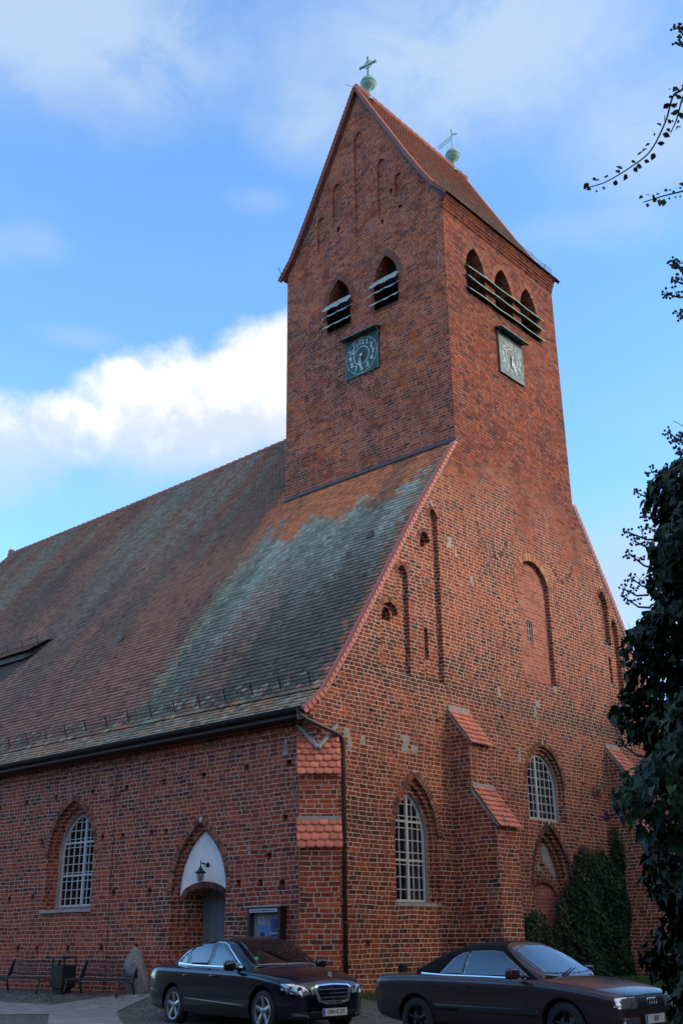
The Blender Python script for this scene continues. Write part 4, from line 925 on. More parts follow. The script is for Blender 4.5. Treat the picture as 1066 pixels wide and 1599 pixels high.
clock((T0-.05, 3.43, 18.64), Vector((0, -1, 0)), Vector((-1, 0, 0)), 1.40, 1.38, 'copper_clock', [(30.4, .52, .035), (31.8, .40, .05)])
clock((9.26, -.05, 18.60), Vector((1, 0, 0)), Vector((0, -1, 0)), 1.42, 1.50, 'copper_pale', [(28.0, .58, .035), (31.0, .36, .05)])
# ================================================================== GROUND
def gz(x, y):
    d = max(-x, 0) if y > 0 else (max(-y, 0) if x > 0 else math.hypot(min(x, 0), min(y, 0)))
    t = min(max((d-.2)/2.6, 0), 1); return -.04-.30*t*t*(3-2*t)-max(0, min((d-8)*.05, .5))
def ground_mat(name, kind):
    m = bpy.data.materials.new(name); m.use_nodes = True; t = NT(m.node_tree); b = m.node_tree.nodes['Principled BSDF']; b.inputs['Roughness'].default_value = .85
    pos = t.new('ShaderNodeNewGeometry').outputs['Position']
    if kind == 'cobble':
        v = t.new('ShaderNodeTexVoronoi', feature='DISTANCE_TO_EDGE'); t.put(v.inputs['Vector'], pos); v.inputs['Scale'].default_value = 8.0; v.inputs['Randomness'].default_value = .7
        v2 = t.new('ShaderNodeTexVoronoi'); t.put(v2.inputs['Vector'], pos); v2.inputs['Scale'].default_value = 8.0; v2.inputs['Randomness'].default_value = .7
        st = t.sm(v.outputs['Distance'], .03, .12); c = t.mix(t.sep(v2.outputs['Color'])[0], (.085, .08, .075), (.17, .155, .145))
        c = t.mix(st, (.035, .035, .025), c); moss = t.sm(t.noise(pos, .8, 5, .65), .45, .62); c = t.mix(t.m('MULTIPLY', moss, t.m('SUBTRACT', 1.0, t.m('MULTIPLY', st, .75))), c, (.045, .06, .02))
        h = t.m('ADD', t.sm(v.outputs['Distance'], 0, .3), t.m('MULTIPLY', t.noise(pos, 60, 3), .15)); t.put(b.inputs['Normal'], t.bump(h, 1, .03))
    elif kind == 'slab':
        br = t.new('ShaderNodeTexBrick'); t.put(br.inputs['Vector'], t.scale(pos, (1, 1, 1))); br.inputs['Scale'].default_value = 1.0; br.inputs['Brick Width'].default_value = .6; br.inputs['Row Height'].default_value = .6; br.inputs['Mortar Size'].default_value = .012
        br.inputs['Color1'].default_value = (.24, .235, .23, 1); br.inputs['Color2'].default_value = (.19, .185, .18, 1); br.inputs['Mortar'].default_value = (.07, .07, .06, 1)
        k = t.m('ADD', .7, t.m('MULTIPLY', t.noise(pos, 3, 6, .65), .6)); c = t.mix(1.0, br.outputs['Color'], t.comb(k, k, k), 'MULTIPLY'); t.put(b.inputs['Normal'], t.bump(t.noise(pos, 40, 4), .5, .004))
    else:
        c = t.mix(t.sm(t.noise(pos, 1.2, 6, .65), .4, .62), (.05, .045, .03), (.04, .07, .02)); t.put(b.inputs['Normal'], t.bump(t.noise(pos, 30, 5), .8, .03))
    t.put(b.inputs['Base Color'], c); M[name] = m
ground_mat('cobbles', 'cobble'); ground_mat('paving', 'slab'); ground_mat('soil', 'soil')
def sheet(name, xs, ys, mat_, dz=0., inside=None):
    V = []; F = []; nx, ny = len(xs), len(ys)
    for y in ys:
        for x in xs: V.append((x, y, gz(x, y)+dz))
    for j in range(ny-1):
        for i in range(nx-1): F.append((j*nx+i, j*nx+i+1, (j+1)*nx+i+1, (j+1)*nx+i))
    me = bpy.data.meshes.new(name); me.from_pydata(V, [], F); me.materials.append(M[mat_]); me.polygons.foreach_set('use_smooth', [True]*len(F))
    o = bpy.data.objects.new(name, me); COL.objects.link(o); o['kind'] = 'structure'; return o
ax_ = lambda: [-1500, -600, -200, -80, -45, -30, -25]+list(np.arange(-22, 0, .4))+[-.0, .5, 1, 2, 4, 8, 14, 20, 30, 60, 150, 400, 1500]
sheet('ground', ax_(), ax_(), 'cobbles')
def poly_sheet(name, poly, mat_, dz, step=.3):
    bm = bmesh.new(); f = bm.faces.new([bm.verts.new((x, y, 0)) for x, y in poly])
    for ax in (0, 1):
        lo, hi = min(p[ax] for p in poly), max(p[ax] for p in poly); v = lo+step
        while v < hi:
            co = [0, 0, 0]; co[ax] = v; no = [0, 0, 0]; no[ax] = 1; bmesh.ops.bisect_plane(bm, geom=bm.verts[:]+bm.edges[:]+bm.faces[:], plane_co=co, plane_no=no); v += step
    for v in bm.verts: v.co.z = gz(v.co.x, v.co.y)+dz
    bmesh.ops.recalc_face_normals(bm, faces=bm.faces)
    me = bpy.data.meshes.new(name); bm.to_mesh(me); bm.free(); me.materials.append(M[mat_])
    if me.polygons and sum(p.normal.z for p in me.polygons) < 0: me.flip_normals()
    o = bpy.data.objects.new(name, me); COL.objects.link(o); o['kind'] = 'structure'; return o
poly_sheet('path', [(-1.75, 22), (-3.35, 22), (-3.35, 6.15), (-2.7, 5.3), (-9.0, -3.8), (-7.9, -4.5), (-2.0, 3.9), (-.35, 4.6), (-.35, 2.9), (-.1, 2.9), (-.1, 5.2), (-1.75, 6.5)], 'paving', .012)
poly_sheet('grass_soil', [(.9, -.02), (22, -.02), (22, -2.6), (14, -2.4), (5, -1.9), (.9, -1.6)], 'soil', .008)
# grass blades
n = 52000; gx = rng.uniform(.9, 21, n); gy = -rng.uniform(.02, 2.3, n)**1.0; kp = (np.sin(gx*2.1)+np.sin(gy*5+gx))*.25+rng.random(n) > -.1; gx, gy = gx[kp], gy[kp]; n = len(gx)
gzv = np.array([gz(a, b) for a, b in zip(gx, gy)]); an = rng.uniform(0, 6.28, n); h = rng.uniform(.05, .14, n); w_b = .006
dx_, dy_ = np.cos(an), np.sin(an); le = rng.uniform(-.05, .05, (n, 2))
V = np.stack([np.stack([gx-dx_*w_b, gy-dy_*w_b, gzv], 1), np.stack([gx+dx_*w_b, gy+dy_*w_b, gzv], 1), np.stack([gx+le[:, 0], gy+le[:, 1], gzv+h], 1)], 1).reshape(-1, 3)
gc = np.array([.06, .11, .025])*rng.uniform(.5, 1.3, (n, 1)); M['grass'] = mat('grass blade', (1, 1, 1), .7, col_attr=True)
g = np_mesh('grass', V, np.arange(n*3).reshape(-1, 3), 'grass', None, gc); g['kind'] = 'stuff'
# fallen leaves and dirt along the long wall
n = 500; lx = -rng.uniform(.1, 1.6, n); ly = rng.uniform(4.5, 14, n); an = rng.uniform(0, 6.28, n); V = []
for i in range(n):
    s_ = random.uniform(.02, .045); z = gz(lx[i], ly[i])+.012; c_, d_ = math.cos(an[i])*s_, math.sin(an[i])*s_
    V += [(lx[i]+c_, ly[i]+d_, z), (lx[i]-d_, ly[i]+c_, z+.01), (lx[i]-c_, ly[i]-d_, z+.004)]
g = np_mesh('fallen_leaves', np.array(V), np.arange(n*3).reshape(-1, 3), 'grass', None, np.array([.10, .06, .03])*rng.uniform(.4, 1.3, (n, 1))); g['kind'] = 'stuff'

# ================================================================== WALL LAMP, NOTICE BOARD
lamp = thing('wall_lamp', 'black lantern hanging from a bracket on the white plaster above the church door', 'lamp', (.17, 3.64, 2.72))
mb = MB(); mb.lathe([(.0, 0), (.055, 0), (.055, .02), (.03, .035)], (.17, 3.64, 2.72), (-1, 0, 0), 12)
mb.tube([(.15, 3.64, 2.70), (.08, 3.64, 2.74), (-.02, 3.64, 2.755), (-.06, 3.64, 2.73), (-.06, 3.64, 2.66)], .013, 6); mb.tube([(-.06, 3.64, 2.74), (-.06, 3.64, 2.80)], .01, 5); mb.tube([(.14, 3.64, 2.68), (.07, 3.64, 2.68), (.02, 3.64, 2.74)], .009, 5); mb.build('bracket', 'metal_dark', lamp, smooth=True)
mb = MB(); mb.lathe([(.0, .13), (.02, .12), (.03, .09), (.045, .08), (.06, .04), (.135, -.02), (.125, -.035), (.09, -.035), (.085, -.02)], (-.06, 3.64, 2.56), n=8); mb.build('lamp_shade', 'metal_dark', lamp)
mb = MB(); mb.lathe([(.07, -.03), (.075, -.10), (.06, -.18), (.03, -.21), (.0, -.215)], (-.06, 3.64, 2.56), n=16); mb.build('glass_globe', glass_mat('lamp glass', (.25, .25, .25), .3, .08), lamp, smooth=True)
mb = MB()
for k in range(4):
    a = math.pi/4+k*math.pi/2; mb.tube([(-.06+math.cos(a)*r_, 3.64+math.sin(a)*r_, 2.56+z) for r_, z in ((.085, -.03), (.088, -.12), (.07, -.2), (.03, -.235))], .006, 4)
mb.lathe([(.0, -.26), (.02, -.25), (.03, -.23), (.0, -.22)], (-.06, 3.64, 2.56), n=8); mb.build('cage', 'metal_dark', lamp)

nb = thing('notice_board', 'dark wooden glazed notice board with posters on the church wall beside the door', 'notice board', (0, 1.45, .75))
y0, y1, z0, z1 = .93, 1.93, .72, 1.74; D = -.19
mb = MB()
for b in (((D, y0, z0), (0, y0+.07, z1)), ((D, y1-.07, z0), (0, y1, z1)), ((D, y0+.07, z0), (0, y1-.07, z0+.07)), ((D, y0+.07, z1-.06), (0, y1-.07, z1)), ((-.03, y0+.07, z0+.07), (-.005, y1-.07, z1-.06))): mb.box(*b)
fb = mb.build('case', 'wood_dark', nb)
mb = MB(); mb.box((D-.04, y0-.04, z1+.002), (.0-.002, y1+.04, z1+.03)); mb.build('cover_strip', mat('galvanised sheet', (.36, .38, .42), .45, .5), nb)
mb = MB(); mb.box((D+.002+.09, y0+.075, z0+.075), (D+.095, y1-.075, z1-.065)); pan = None
M['board_back'] = mat('grey board', (.26, .29, .32), .8)
mb = MB(); mb.box((-.045, y0+.072, z0+.072), (-.031, y1-.072, z1-.062)); mb.build('back_panel', 'board_back', nb)
mb = MB(); mb.box((D-.012, y0+.08, z1-.105), (D-.002, y1-.08, z1-.03)); sg = mb.build('header_sign', mat('header paper', (.42, .45, .48), .7), nb)
text_mesh('Evangelische Kirchengemeinde Kremmen', .045, (D-.014, (y0+y1)/2, z1-.068), (0, -1, 0), (0, 0, 1), 'lettering', 'metal_dark', sg, .0005)
mb = MB(); mb.box((-.052, 1.54, 1.40), (-.046, 1.74, 1.60)); pp = mb.build('notice_sheet', mat('paper', (.5, .52, .53), .8), nb)
mb = MB()
for i in range(7): mb.box((-.0535, 1.56, 1.42+i*.024), (-.0525, 1.72-.02*(i % 3), 1.426+i*.024))
mb.build('text_lines', 'metal_dark', pp)
mb = MB(); mb.box((-.052, 1.40, 1.04), (-.046, 1.68, 1.37)); pp = mb.build('poster', mat('blue poster', (.08, .22, .55), .5, noise=.4, nscale=7), nb)
mb = MB(); mb.mi = 0
for i, (yy, hh, mi) in enumerate(((1.63, .17, 0), (1.57, .20, 0), (1.51, .15, 1), (1.47, .13, 2), (1.43, .12, 1))):
    mb.mi = mi; mb.box((-.056, yy-.02, 1.06), (-.053, yy+.022, 1.06+hh*.75)); mb.lathe([(.0, -.022), (.018, -.012), (.022, 0), (.016, .014), (0, .02)], (-.0545, yy, .1+.96+hh*.75+.018), n=8)
mb.build('printed_figures', ['metal_dark', mat('printed red', (.4, .06, .05), .6), mat('printed white', (.5, .5, .5), .6)], pp)
mb = MB(); mb.box((-.052, 1.01, 1.14), (-.046, 1.35, 1.50)); pp = mb.build('poster', mat('night poster', (.02, .04, .12), .5, color2=(.08, .14, .30), nscale=3), nb)
text_mesh('Osternacht', .080, (-.0535, 1.18, 1.22), (0, -1, 0), (0, 0, 1), 'lettering', mat('poster lettering', (.75, .75, .75), .6), pp, .0005)
mb = MB(); mb.box((D+.004, y0+.072, z0+.072), (D+.008, y1-.072, z1-.062)); mb.build('pane', 'case_glass', nb)

# ================================================================== BENCHES, BIN, STONE, BOLLARD
def bench(y, label):
    x = -.72; z = gz(x, y)
    t = thing('park_bench', label, 'bench', (x, y, z), 0, 'black metal benches along the church wall'); L = 1.03
    def P(dx, dy, dz): return (x+dx, y+dy, z+dz)
    mb = MB()
    for i in range(7): mb.tube([P(-.26+i*.075, -L, .45-.012*abs(i-3)), P(-.26+i*.075, L, .45-.012*abs(i-3))], .013, 6)
    mb.box(P(-.28, -L, .415), P(-.25, L, .455)); mb.build('seat', 'metal_dark', t)
    mb = MB()
    for q in (.52, .90): mb.tube([P(.22+(q-.45)*.28, -L, q), P(.22+(q-.45)*.28, L, q)], .016, 6)
    for i in range(5): zz = .55+i*.075; mb.tube([P(.22+(zz-.45)*.28, -L, zz), P(.22+(zz-.45)*.28, L, zz)], .006, 4)
    for i in range(27): yy = -L+2*L*i/26; mb.tube([P(.24, yy, .52), P(.346, yy, .90)], .006, 4, cap=False)
    mb.build('backrest', 'metal_dark', t)
    for s_ in (-1, 1):
        mb = MB(); yy = s_*(L-.02)
        mb.prism([P(.16, yy-.015, .44), P(.30, yy-.015, .48), P(.40, yy-.015, .95), P(.33, yy-.015, .95)], (0, .03, 0)); mb.build('side_panel', 'metal_dark', t)
        for dx in (-.2, .2):
            mb = MB(); mb.tube([P(dx, yy, .43), P(dx*.95, yy, .30), P(dx*1.15, yy, .12), P(dx*1.3, yy, 0)], [.028, .024, .02, .026], 8); mb.build('leg', 'metal_dark', t, smooth=True)
        mb = MB(); mb.tube([P(-.2*math.cos(a), yy, .26+.12*math.sin(a)) for a in np.linspace(.3, math.pi-.3, 8)], .018, 6); mb.build('brace', 'metal_dark', t)
    t.scale = (1, 1, .80)
    return t
bench(6.30, 'black metal bench standing between the litter bin and the leaning field stone')
bench(9.45, 'black metal bench at the left edge of the picture, left of the litter bin')
x, y = -.62, 7.86; z = gz(x, y)
b = thing('litter_bin', 'square dark litter bin standing between two black benches by the church wall', 'litter bin', (x, y, z))
mb = MB(); mb.prism([(x-.22, y-.24, z+.16), (x-.22, y+.24, z+.16), (x-.22, y+.24, z+.80), (x-.22, y-.24, z+.80)], (.4, 0, 0)); mb.build('bin_body', 'metal_dark', b, bevel=.012)
mb = MB(); mb.box((x-.24, y-.26, z+1.0), (x+.2, y+.26, z+1.04))
for p in ((x-.2, y-.23), (x-.2, y+.21), (x+.15, y-.23), (x+.15, y+.21)): mb.box((p[0], p[1], z+.79), (p[0]+.025, p[1]+.02, z+1.0))
mb.build('bin_roof', 'metal_dark', b)
mb = MB(); mb.box((x-.16, y-.16, z-.02), (x+.12, y+.16, z+.165)); mb.build('bin_foot', 'metal_dark', b)
b.scale = (1, 1, .78)
# leaning grey field stone
bm = bmesh.new(); bmesh.ops.create_icosphere(bm, subdivisions=4, radius=1)
from mathutils import noise as mn
for v in bm.verts:
    p = v.co.copy(); k = 1+.16*mn.noise(p*1.6)+.06*mn.noise(p*5); v.co = Vector((p.x*.16*k, p.y*.40*k*(1-.28*p.z), p.z*.70*k))
me = bpy.data.meshes.new('field_stone'); bm.to_mesh(me); bm.free(); me.polygons.foreach_set('use_smooth', [True]*len(me.polygons)); me.materials.append(mat('grey granite', (.15, .145, .135), .9, color2=(.32, .30, .27), nscale=34, bump=.02, bscale=20))
o = bpy.data.objects.new('field_stone', me); o.location = (-.26, 5.52, .30); o.rotation_euler = (R(8), R(-14), 0); COL.objects.link(o); tag(o, 'rough grey field stone slab leaning against the church wall right of the benches', 'stone')
# short post in the grass
b = thing('bollard', 'short dark post standing in the grass behind the brown convertible', 'bollard', (1.3, -1.1, gz(1.3, -1.1)))
mb = MB(); mb.box((1.22, -1.2, -.1), (1.38, -1.08, .60)); mb.build('post', 'metal_dark', b, bevel=.01)
mb = MB(); mb.tube([(1.38, -1.14, .56), (4.2, -1.25, .50)], .012, 5); mb.tube([(4.2, -1.25, .50), (4.2, -1.25, -.1)], .03, 6); mb.build('rail', 'metal_dark', b)
# ================================================================== CARS
M['paint_navy'] = mat('blue black car paint', (.002, .0035, .010), .3, .0, spec=.1, coat=1.0)
M['paint_brown'] = mat('aubergine brown car paint', (.030, .017, .018), .4, .3, spec=.3, coat=.8)
M['chrome'] = mat('chrome', (.75, .77, .80), .08, 1.0); M['rim'] = mat('silver alloy', (.32, .33, .34), .35, .9); M['rim_dark'] = mat('black alloy', (.01, .01, .011), .4, .5)
M['rubber'] = mat('tyre rubber', (.010, .010, .011), .75); M['plastic'] = mat('black plastic', (.012, .012, .013), .5); M['fabric'] = mat('black soft top fabric', (.007, .007, .009), .95, spec=.2, noise=.2, nscale=30)
M['head'] = mat('headlamp reflector', (.42, .45, .48), .12, .85); M['head_in'] = mat('headlamp lens ring', (.16, .18, .2), .15, .7); M['red_lens'] = mat('red lens', (.09, .008, .008), .15, coat=1.0)
M['plate'] = mat('number plate white', (.55, .56, .57), .5); M['plate_blue'] = mat('number plate blue', (.01, .05, .35), .5); M['seat'] = mat('dark seat', (.02, .02, .02), .8)
M['seam'] = mat('door gap', (.002, .002, .002), .9); M['badge'] = mat('green badge', (.03, .35, .22), .5)
def interp(P, x):
    P = sorted(P)
    if x <= P[0][0]: return P[0][1]
    for (a, b), (c, d) in zip(P, P[1:]):
        if x <= c: t = (x-a)/(c-a); return b+(d-b)*t
    return P[-1][1]
def loft(name, stations, secfn, mat_, parent, sub=1, caps=True, smooth=True):
    secs = [secfn(x) for x in stations]; n = len(secs[0]); V = []; F = []
    for s_ in secs: V += [tuple(p) for p in s_]+[(p[0], -p[1], p[2]) for p in s_[1:-1][::-1]]
    m = 2*n-2
    for i in range(len(secs)-1):
        for k in range(m): F.append((i*m+k, i*m+(k+1) % m, (i+1)*m+(k+1) % m, (i+1)*m+k))
    if caps:
        for i in (0, len(secs)-1):
            b = i*m
            for k in range(n-1):      # strips across
                a0, a1 = b+k, b+k+1; c0, c1 = b+(m-k) % m, b+(m-k-1) % m
                q = [a0, a1, c1, c0]; q = [x for j, x in enumerate(q) if x not in q[:j]]
                if len(q) > 2: F.append(tuple(q))
    me = bpy.data.meshes.new(name); me.from_pydata(V, [], F); bm = bmesh.new(); bm.from_mesh(me); bmesh.ops.remove_doubles(bm, verts=bm.verts, dist=1e-5); bmesh.ops.recalc_face_normals(bm, faces=bm.faces); bm.to_mesh(me); bm.free()
    me.materials.append(M[mat_]); me.polygons.foreach_set('use_smooth', [smooth]*len(me.polygons))
    o = bpy.data.objects.new(name, me); hook(o, parent)
    if sub: md = o.modifiers.new('s', 'SUBSURF'); md.levels = md.render_levels = sub
    return o
def bake(o):
    dg = bpy.context.evaluated_depsgraph_get(); dg.update(); me = bpy.data.meshes.new_from_object(o.evaluated_get(dg)); o.modifiers.clear(); o.data = me; return o
def cut(o, cutters):
    for c in cutters:
        md = o.modifiers.new('b', 'BOOLEAN'); md.operation = 'DIFFERENCE'; md.solver = 'EXACT'; md.object = c
    bake(o)
    for c in cutters: bpy.data.objects.remove(c)
def cyl(root_, x, y0, y1, z, r, n=40):
    mb = MB(); mb.lathe([(0, 0), (r, 0), (r, y1-y0), (0, y1-y0)], (x, y0, z), (0, 1, 0), n); o = mb.build('cutter', 'seam', None, uv=False); o.parent = root_; bpy.context.view_layer.update(); return o
class Car:
    def __init__(s, root): s.root = root
    def bvh(s, objs):
        V = []; F = []
        for o in objs:
            b = len(V); V += [v.co.copy() for v in o.data.vertices]; F += [tuple(b+i for i in p.vertices) for p in o.data.polygons]
        s.t = BVHTree.FromPolygons(V, F)
    def decal(s, name, poly, mat_, view='side', off=.006, step=.05, parent=None, th=.02, side=-1, inset=None, d=None):
        """poly in (x,z) for side, (y,z) for front/rear, (x,y) for top; projected on the body shell"""
        if view == 'side': D = Vector((0, -side, 0)); P3 = lambda a, b: Vector((a, side*3, b))
        elif view == 'front': D = Vector((-1, 0, 0)); P3 = lambda a, b: Vector((4, a, b))
        elif view == 'rear': D = Vector((1, 0, 0)); P3 = lambda a, b: Vector((-4, a, b))
        elif view == 'top': D = Vector((0, 0, -1)); P3 = lambda a, b: Vector((a, b, 3))
        elif view == 'corner':     # poly in (x,z); looking from front corner
            D = Vector((-.55, -side*.83, 0)).normalized(); tt = Vector((D.y, -D.x, 0))*(side); P3 = lambda a, b: Vector((0, 0, b))+Vector((-D.y*side, D.x*side, 0))*a-D*4
        elif view == 'dir': D = Vector(d).normalized(); P3 = None
        bm = bmesh.new(); bm.faces.new([bm.verts.new((a, b, 0)) for a, b in poly])
        for ax in (0, 1):
            lo, hi = min(p[ax] for p in poly), max(p[ax] for p in poly); v = math.ceil(lo/step)*step
            while v < hi-1e-4:
                co = [0, 0, 0]; co[ax] = v; no = [0, 0, 0]; no[ax] = 1
                if v > lo+1e-4: bmesh.ops.bisect_plane(bm, geom=bm.verts[:]+bm.edges[:]+bm.faces[:], plane_co=co, plane_no=no)
                v += step
        bmesh.ops.triangulate(bm, faces=bm.faces)
        miss = []
        for v in bm.verts:
            h = s.t.ray_cast(P3(v.co.x, v.co.y), D)
            if h[0] is None: miss.append(v); continue
            v.co = h[0]+h[1]*(off if h[1].dot(D) < 0 else -off)
        if miss: bmesh.ops.delete(bm, geom=miss, context='VERTS')
        if not bm.faces: bm.free(); return None
        bmesh.ops.recalc_face_normals(bm, faces=bm.faces)
        if sum((f.normal for f in bm.faces), Vector()).dot(D) > 0: bmesh.ops.reverse_faces(bm, faces=bm.faces)
        ext = bmesh.ops.extrude_face_region(bm, geom=[e for e in bm.edges if e.is_boundary])
        for v in [g for g in ext['geom'] if isinstance(g, bmesh.types.BMVert)]: v.co += D*th
        me = bpy.data.meshes.new(name); bm.to_mesh(me); bm.free(); me.materials.append(M[mat_] if isinstance(mat_, str) else mat_)
        me.polygons.foreach_set('use_smooth', [True]*len(me.polygons))
        o = bpy.data.objects.new(name, me); hook(o, parent or s.root); return o
    def line(s, name, pts, w, mat_, view='side', off=.004, parent=None, side=-1, closed=False, th=.012):
        P = [Vector((a, b)) for a, b in pts]; n = len(P); L = []; Rr_ = []
        for i, p in enumerate(P):
            a = P[(i-1) % n] if (closed or i > 0) else p; b = P[(i+1) % n] if (closed or i < n-1) else p; d = (b-a).normalized(); q = Vector((-d.y, d.x))*w/2; L.append(p+q); Rr_.append(p-q)
        V = []; mb = MB()
        if view == 'side': D = Vector((0, -side, 0)); P3 = lambda a: Vector((a.x, side*3, a.y))
        elif view == 'front': D = Vector((-1, 0, 0)); P3 = lambda a: Vector((4, a.x, a.y))
        elif view == 'rear': D = Vector((1, 0, 0)); P3 = lambda a: Vector((-4, a.x, a.y))
        else: D = Vector((0, 0, -1)); P3 = lambda a: Vector((a.x, a.y, 3))
        def hit(a, c):
            h = s.t.ray_cast(P3(a), D)
            if h[0] is None: h = s.t.ray_cast(P3(c), D)
            if h[0] is None: return None
            return h[0]-D*off
        m = n if closed else n-1; dn = []
        for i in range(m):
            a, b = i, (i+1) % n; k = max(1, int((P[b]-P[a]).length/.05))
            for j in range(k):
                t0, t1 = j/k, (j+1)/k; q = [L[a].lerp(L[b], t0), Rr_[a].lerp(Rr_[b], t0), Rr_[a].lerp(Rr_[b], t1), L[a].lerp(L[b], t1)]; c = [P[a].lerp(P[b], t0)]*2+[P[a].lerp(P[b], t1)]*2
                h = [hit(x, y) for x, y in zip(q, c)]
                if None in h: continue
                mb.add(h+[x+D*th for x in h], [(0, 1, 2, 3), (0, 4, 5, 1), (1, 5, 6, 2), (2, 6, 7, 3), (3, 7, 4, 0)])
        if not mb.v: return None
        return mb.build(name, mat_, parent or s.root, uv=False)
def wheel(car, x, y, r, rr, kind, side):
    """y = outer face; side -1 = car's right"""
    W = .205; o = side
    mb = MB(); p = [(rr, -.02), (r*.93, -.012), (r-.012, -.03), (r, -.05), (r, -W+.05), (r-.012, -W+.03), (r*.9, -W), (rr, -W+.02)]
    mb.lathe(p, (x, y, r), (0, o, 0), 40); t = mb.build('tyre', 'rubber', None, smooth=True, uv=False); 
    mb = MB(); mt = 'rim' if kind == 5.5 else 'rim_dark'
    mb.lathe([(rr, -.02), (rr-.006, -.012), (rr-.022, -.018), (rr-.028, -.05), (rr-.035, -.16), (.0, -.165)], (x, y, r), (0, o, 0), 40)
    for k in range(5):
        a = 2*math.pi*k/5+.35; d = Vector((math.cos(a), 0, math.sin(a))); q = Vector((-d.z, 0, d.x)); c = Vector((x, y, r)); O = Vector((0, o, 0))
        w0, w1 = (.05, .040) if kind == 5.5 else (.038, .026)
        f = [c+d*.03+q*w0*.8+O*-.045, c+d*.03-q*w0*.8+O*-.045, c+d*(rr-.015)-q*w1-O*.025, c+d*(rr-.015)+q*w1-O*.025]; m_ = [(f[0]+f[1])/2+O*.012, (f[2]+f[3])/2+O*.006]
        g = [x_-O*.05 for x_ in f]
        mb.add(f+m_+g, [(0, 4, 5, 3), (4, 1, 2, 5), (0, 3, 9, 6), (1, 7, 8, 2), (3, 5, 2, 8, 9)])
    mb.lathe([(.062, -.07), (.058, -.036), (.035, -.028), (0, -.026)], (x, y, r), (0, o, 0), 20)
    rim = mb.build('rim', mt, None, uv=False)
    mb = MB(); mb.lathe([(0, -.09), (.14, -.09), (.14, -.1), (0, -.1)], (x, y, r), (0, o, 0), 24); br = mb.build('brake_disc', 'steel', None, uv=False)
    wh = t; wh.name = 'wheel'; wh.data.name = 'wheel'; wh.parent = car.root; rim.parent = wh; br.parent = wh
def make_car(root, S):
    car = Car(root); L0, L1 = S['x']; top = S['top']; wid = S['wid']; bot = S['bot']; belt = S['belt']
    xs = S['stations']
    def sec(x):
        w = interp(wid, x); zt = interp(top, x); zb = interp(bot, x); sh = interp(S['shoulder'], x); cr_ = interp(S['crown'], x); mid = zb+(sh-zb)*.55
        return [Vector((x, 0, zb)), Vector((x, w*.55, zb)), Vector((x, w*.90, zb+.01)), Vector((x, w*.965, zb+.07)), Vector((x, w*.995, mid-.12)), Vector((x, w, mid+.02)), Vector((x, w*.998, mid+.14)), Vector((x, w*.990, sh-.06)), Vector((x, w*.965, sh-.005)), Vector((x, w*.90, sh+.022)), Vector((x, w*.72, zt)), Vector((x, w*.4, zt+cr_*.8)), Vector((x, 0, zt+cr_))]
    body = loft('body', xs, sec, S['paint'], root, 2); bake(body)
    cuts = []
    for wx in (S['fa'], S['ra']):
        for sd_ in (-1, 1):
            y_ = S['hw']; cuts.append(cyl(root, wx, y_-.26 if sd_ > 0 else -y_-.2, y_+.2 if sd_ > 0 else -y_+.26, S['r']+.015, S['arch']))
    cut(body, cuts); body.data.polygons.foreach_set('use_smooth', [True]*len(body.data.polygons))
    body.data.materials.clear(); body.data.materials.append(M[S['paint']])
    # cabin
    gh = S['gh']; xs2 = [p[0] for p in gh]
    hi = []
    def gsec(x):
        zt = interp(gh, x); zb = interp(S['base'], x); yb = interp(S['gw'], x); tum = S['tum']
        h = max(zt-zb, .01); yt = yb-tum*h-.05*(h/.45)**2
        k = min(h/.12, 1)
        return [Vector((x, 0, zb-.1)), Vector((x, yb+.03, zb-.1)), Vector((x, yb, zb)), Vector((x, yb-tum*h*.5, zb+h*.5)), Vector((x, yb-tum*h*.85-.01, zb+h*.82)), Vector((x, yt-.035*k, zb+h*.945)), Vector((x, yt-.16*k, zt-.006)), Vector((x, yt*.5, zt+.012*k)), Vector((x, 0, zt+.016*k))]
    cab = loft('roof', xs2, gsec, S['roofmat'], root, 3); bake(cab)
    if S['roofmat'] == 'fabric':
        bm = bmesh.new(); bm.from_mesh(cab.data)
        bmesh.ops.bisect_plane(bm, geom=bm.verts[:]+bm.edges[:]+bm.faces[:], plane_co=(.215, 0, 1.318), plane_no=(1, 0, 1.42)); bm.to_mesh(cab.data); bm.free()
        cab.data.materials.append(M[S['paint']])
        for p in cab.data.polygons:
            c_ = p.center
            if c_.x > .215+(1.318-c_.z)*1.42: p.material_index = 1; car.body = body; car.cab = cab
    # smooth shading by angle for cut edges
    for o in (body,):
        bm = bmesh.new(); bm.from_mesh(o.data)
        for e in bm.edges:
            if len(e.link_faces) == 2 and e.calc_face_angle(0) > R(38): e.smooth = False
        bm.to_mesh(o.data); bm.free()
    car.bvh([body, cab])
    # wheel housings
    for i_, wx in enumerate((S['fa'], S['ra'])):
        for sd_ in (-1, 1): wheel(car, wx, sd_*(S['hw']-.015), S['r'], S['rim'], S['wk'], sd_)
    return car
def place(root_name, label, cat, x, y, z, rz): return thing(root_name, label, cat, (x, y, z), rz, None, local=True)
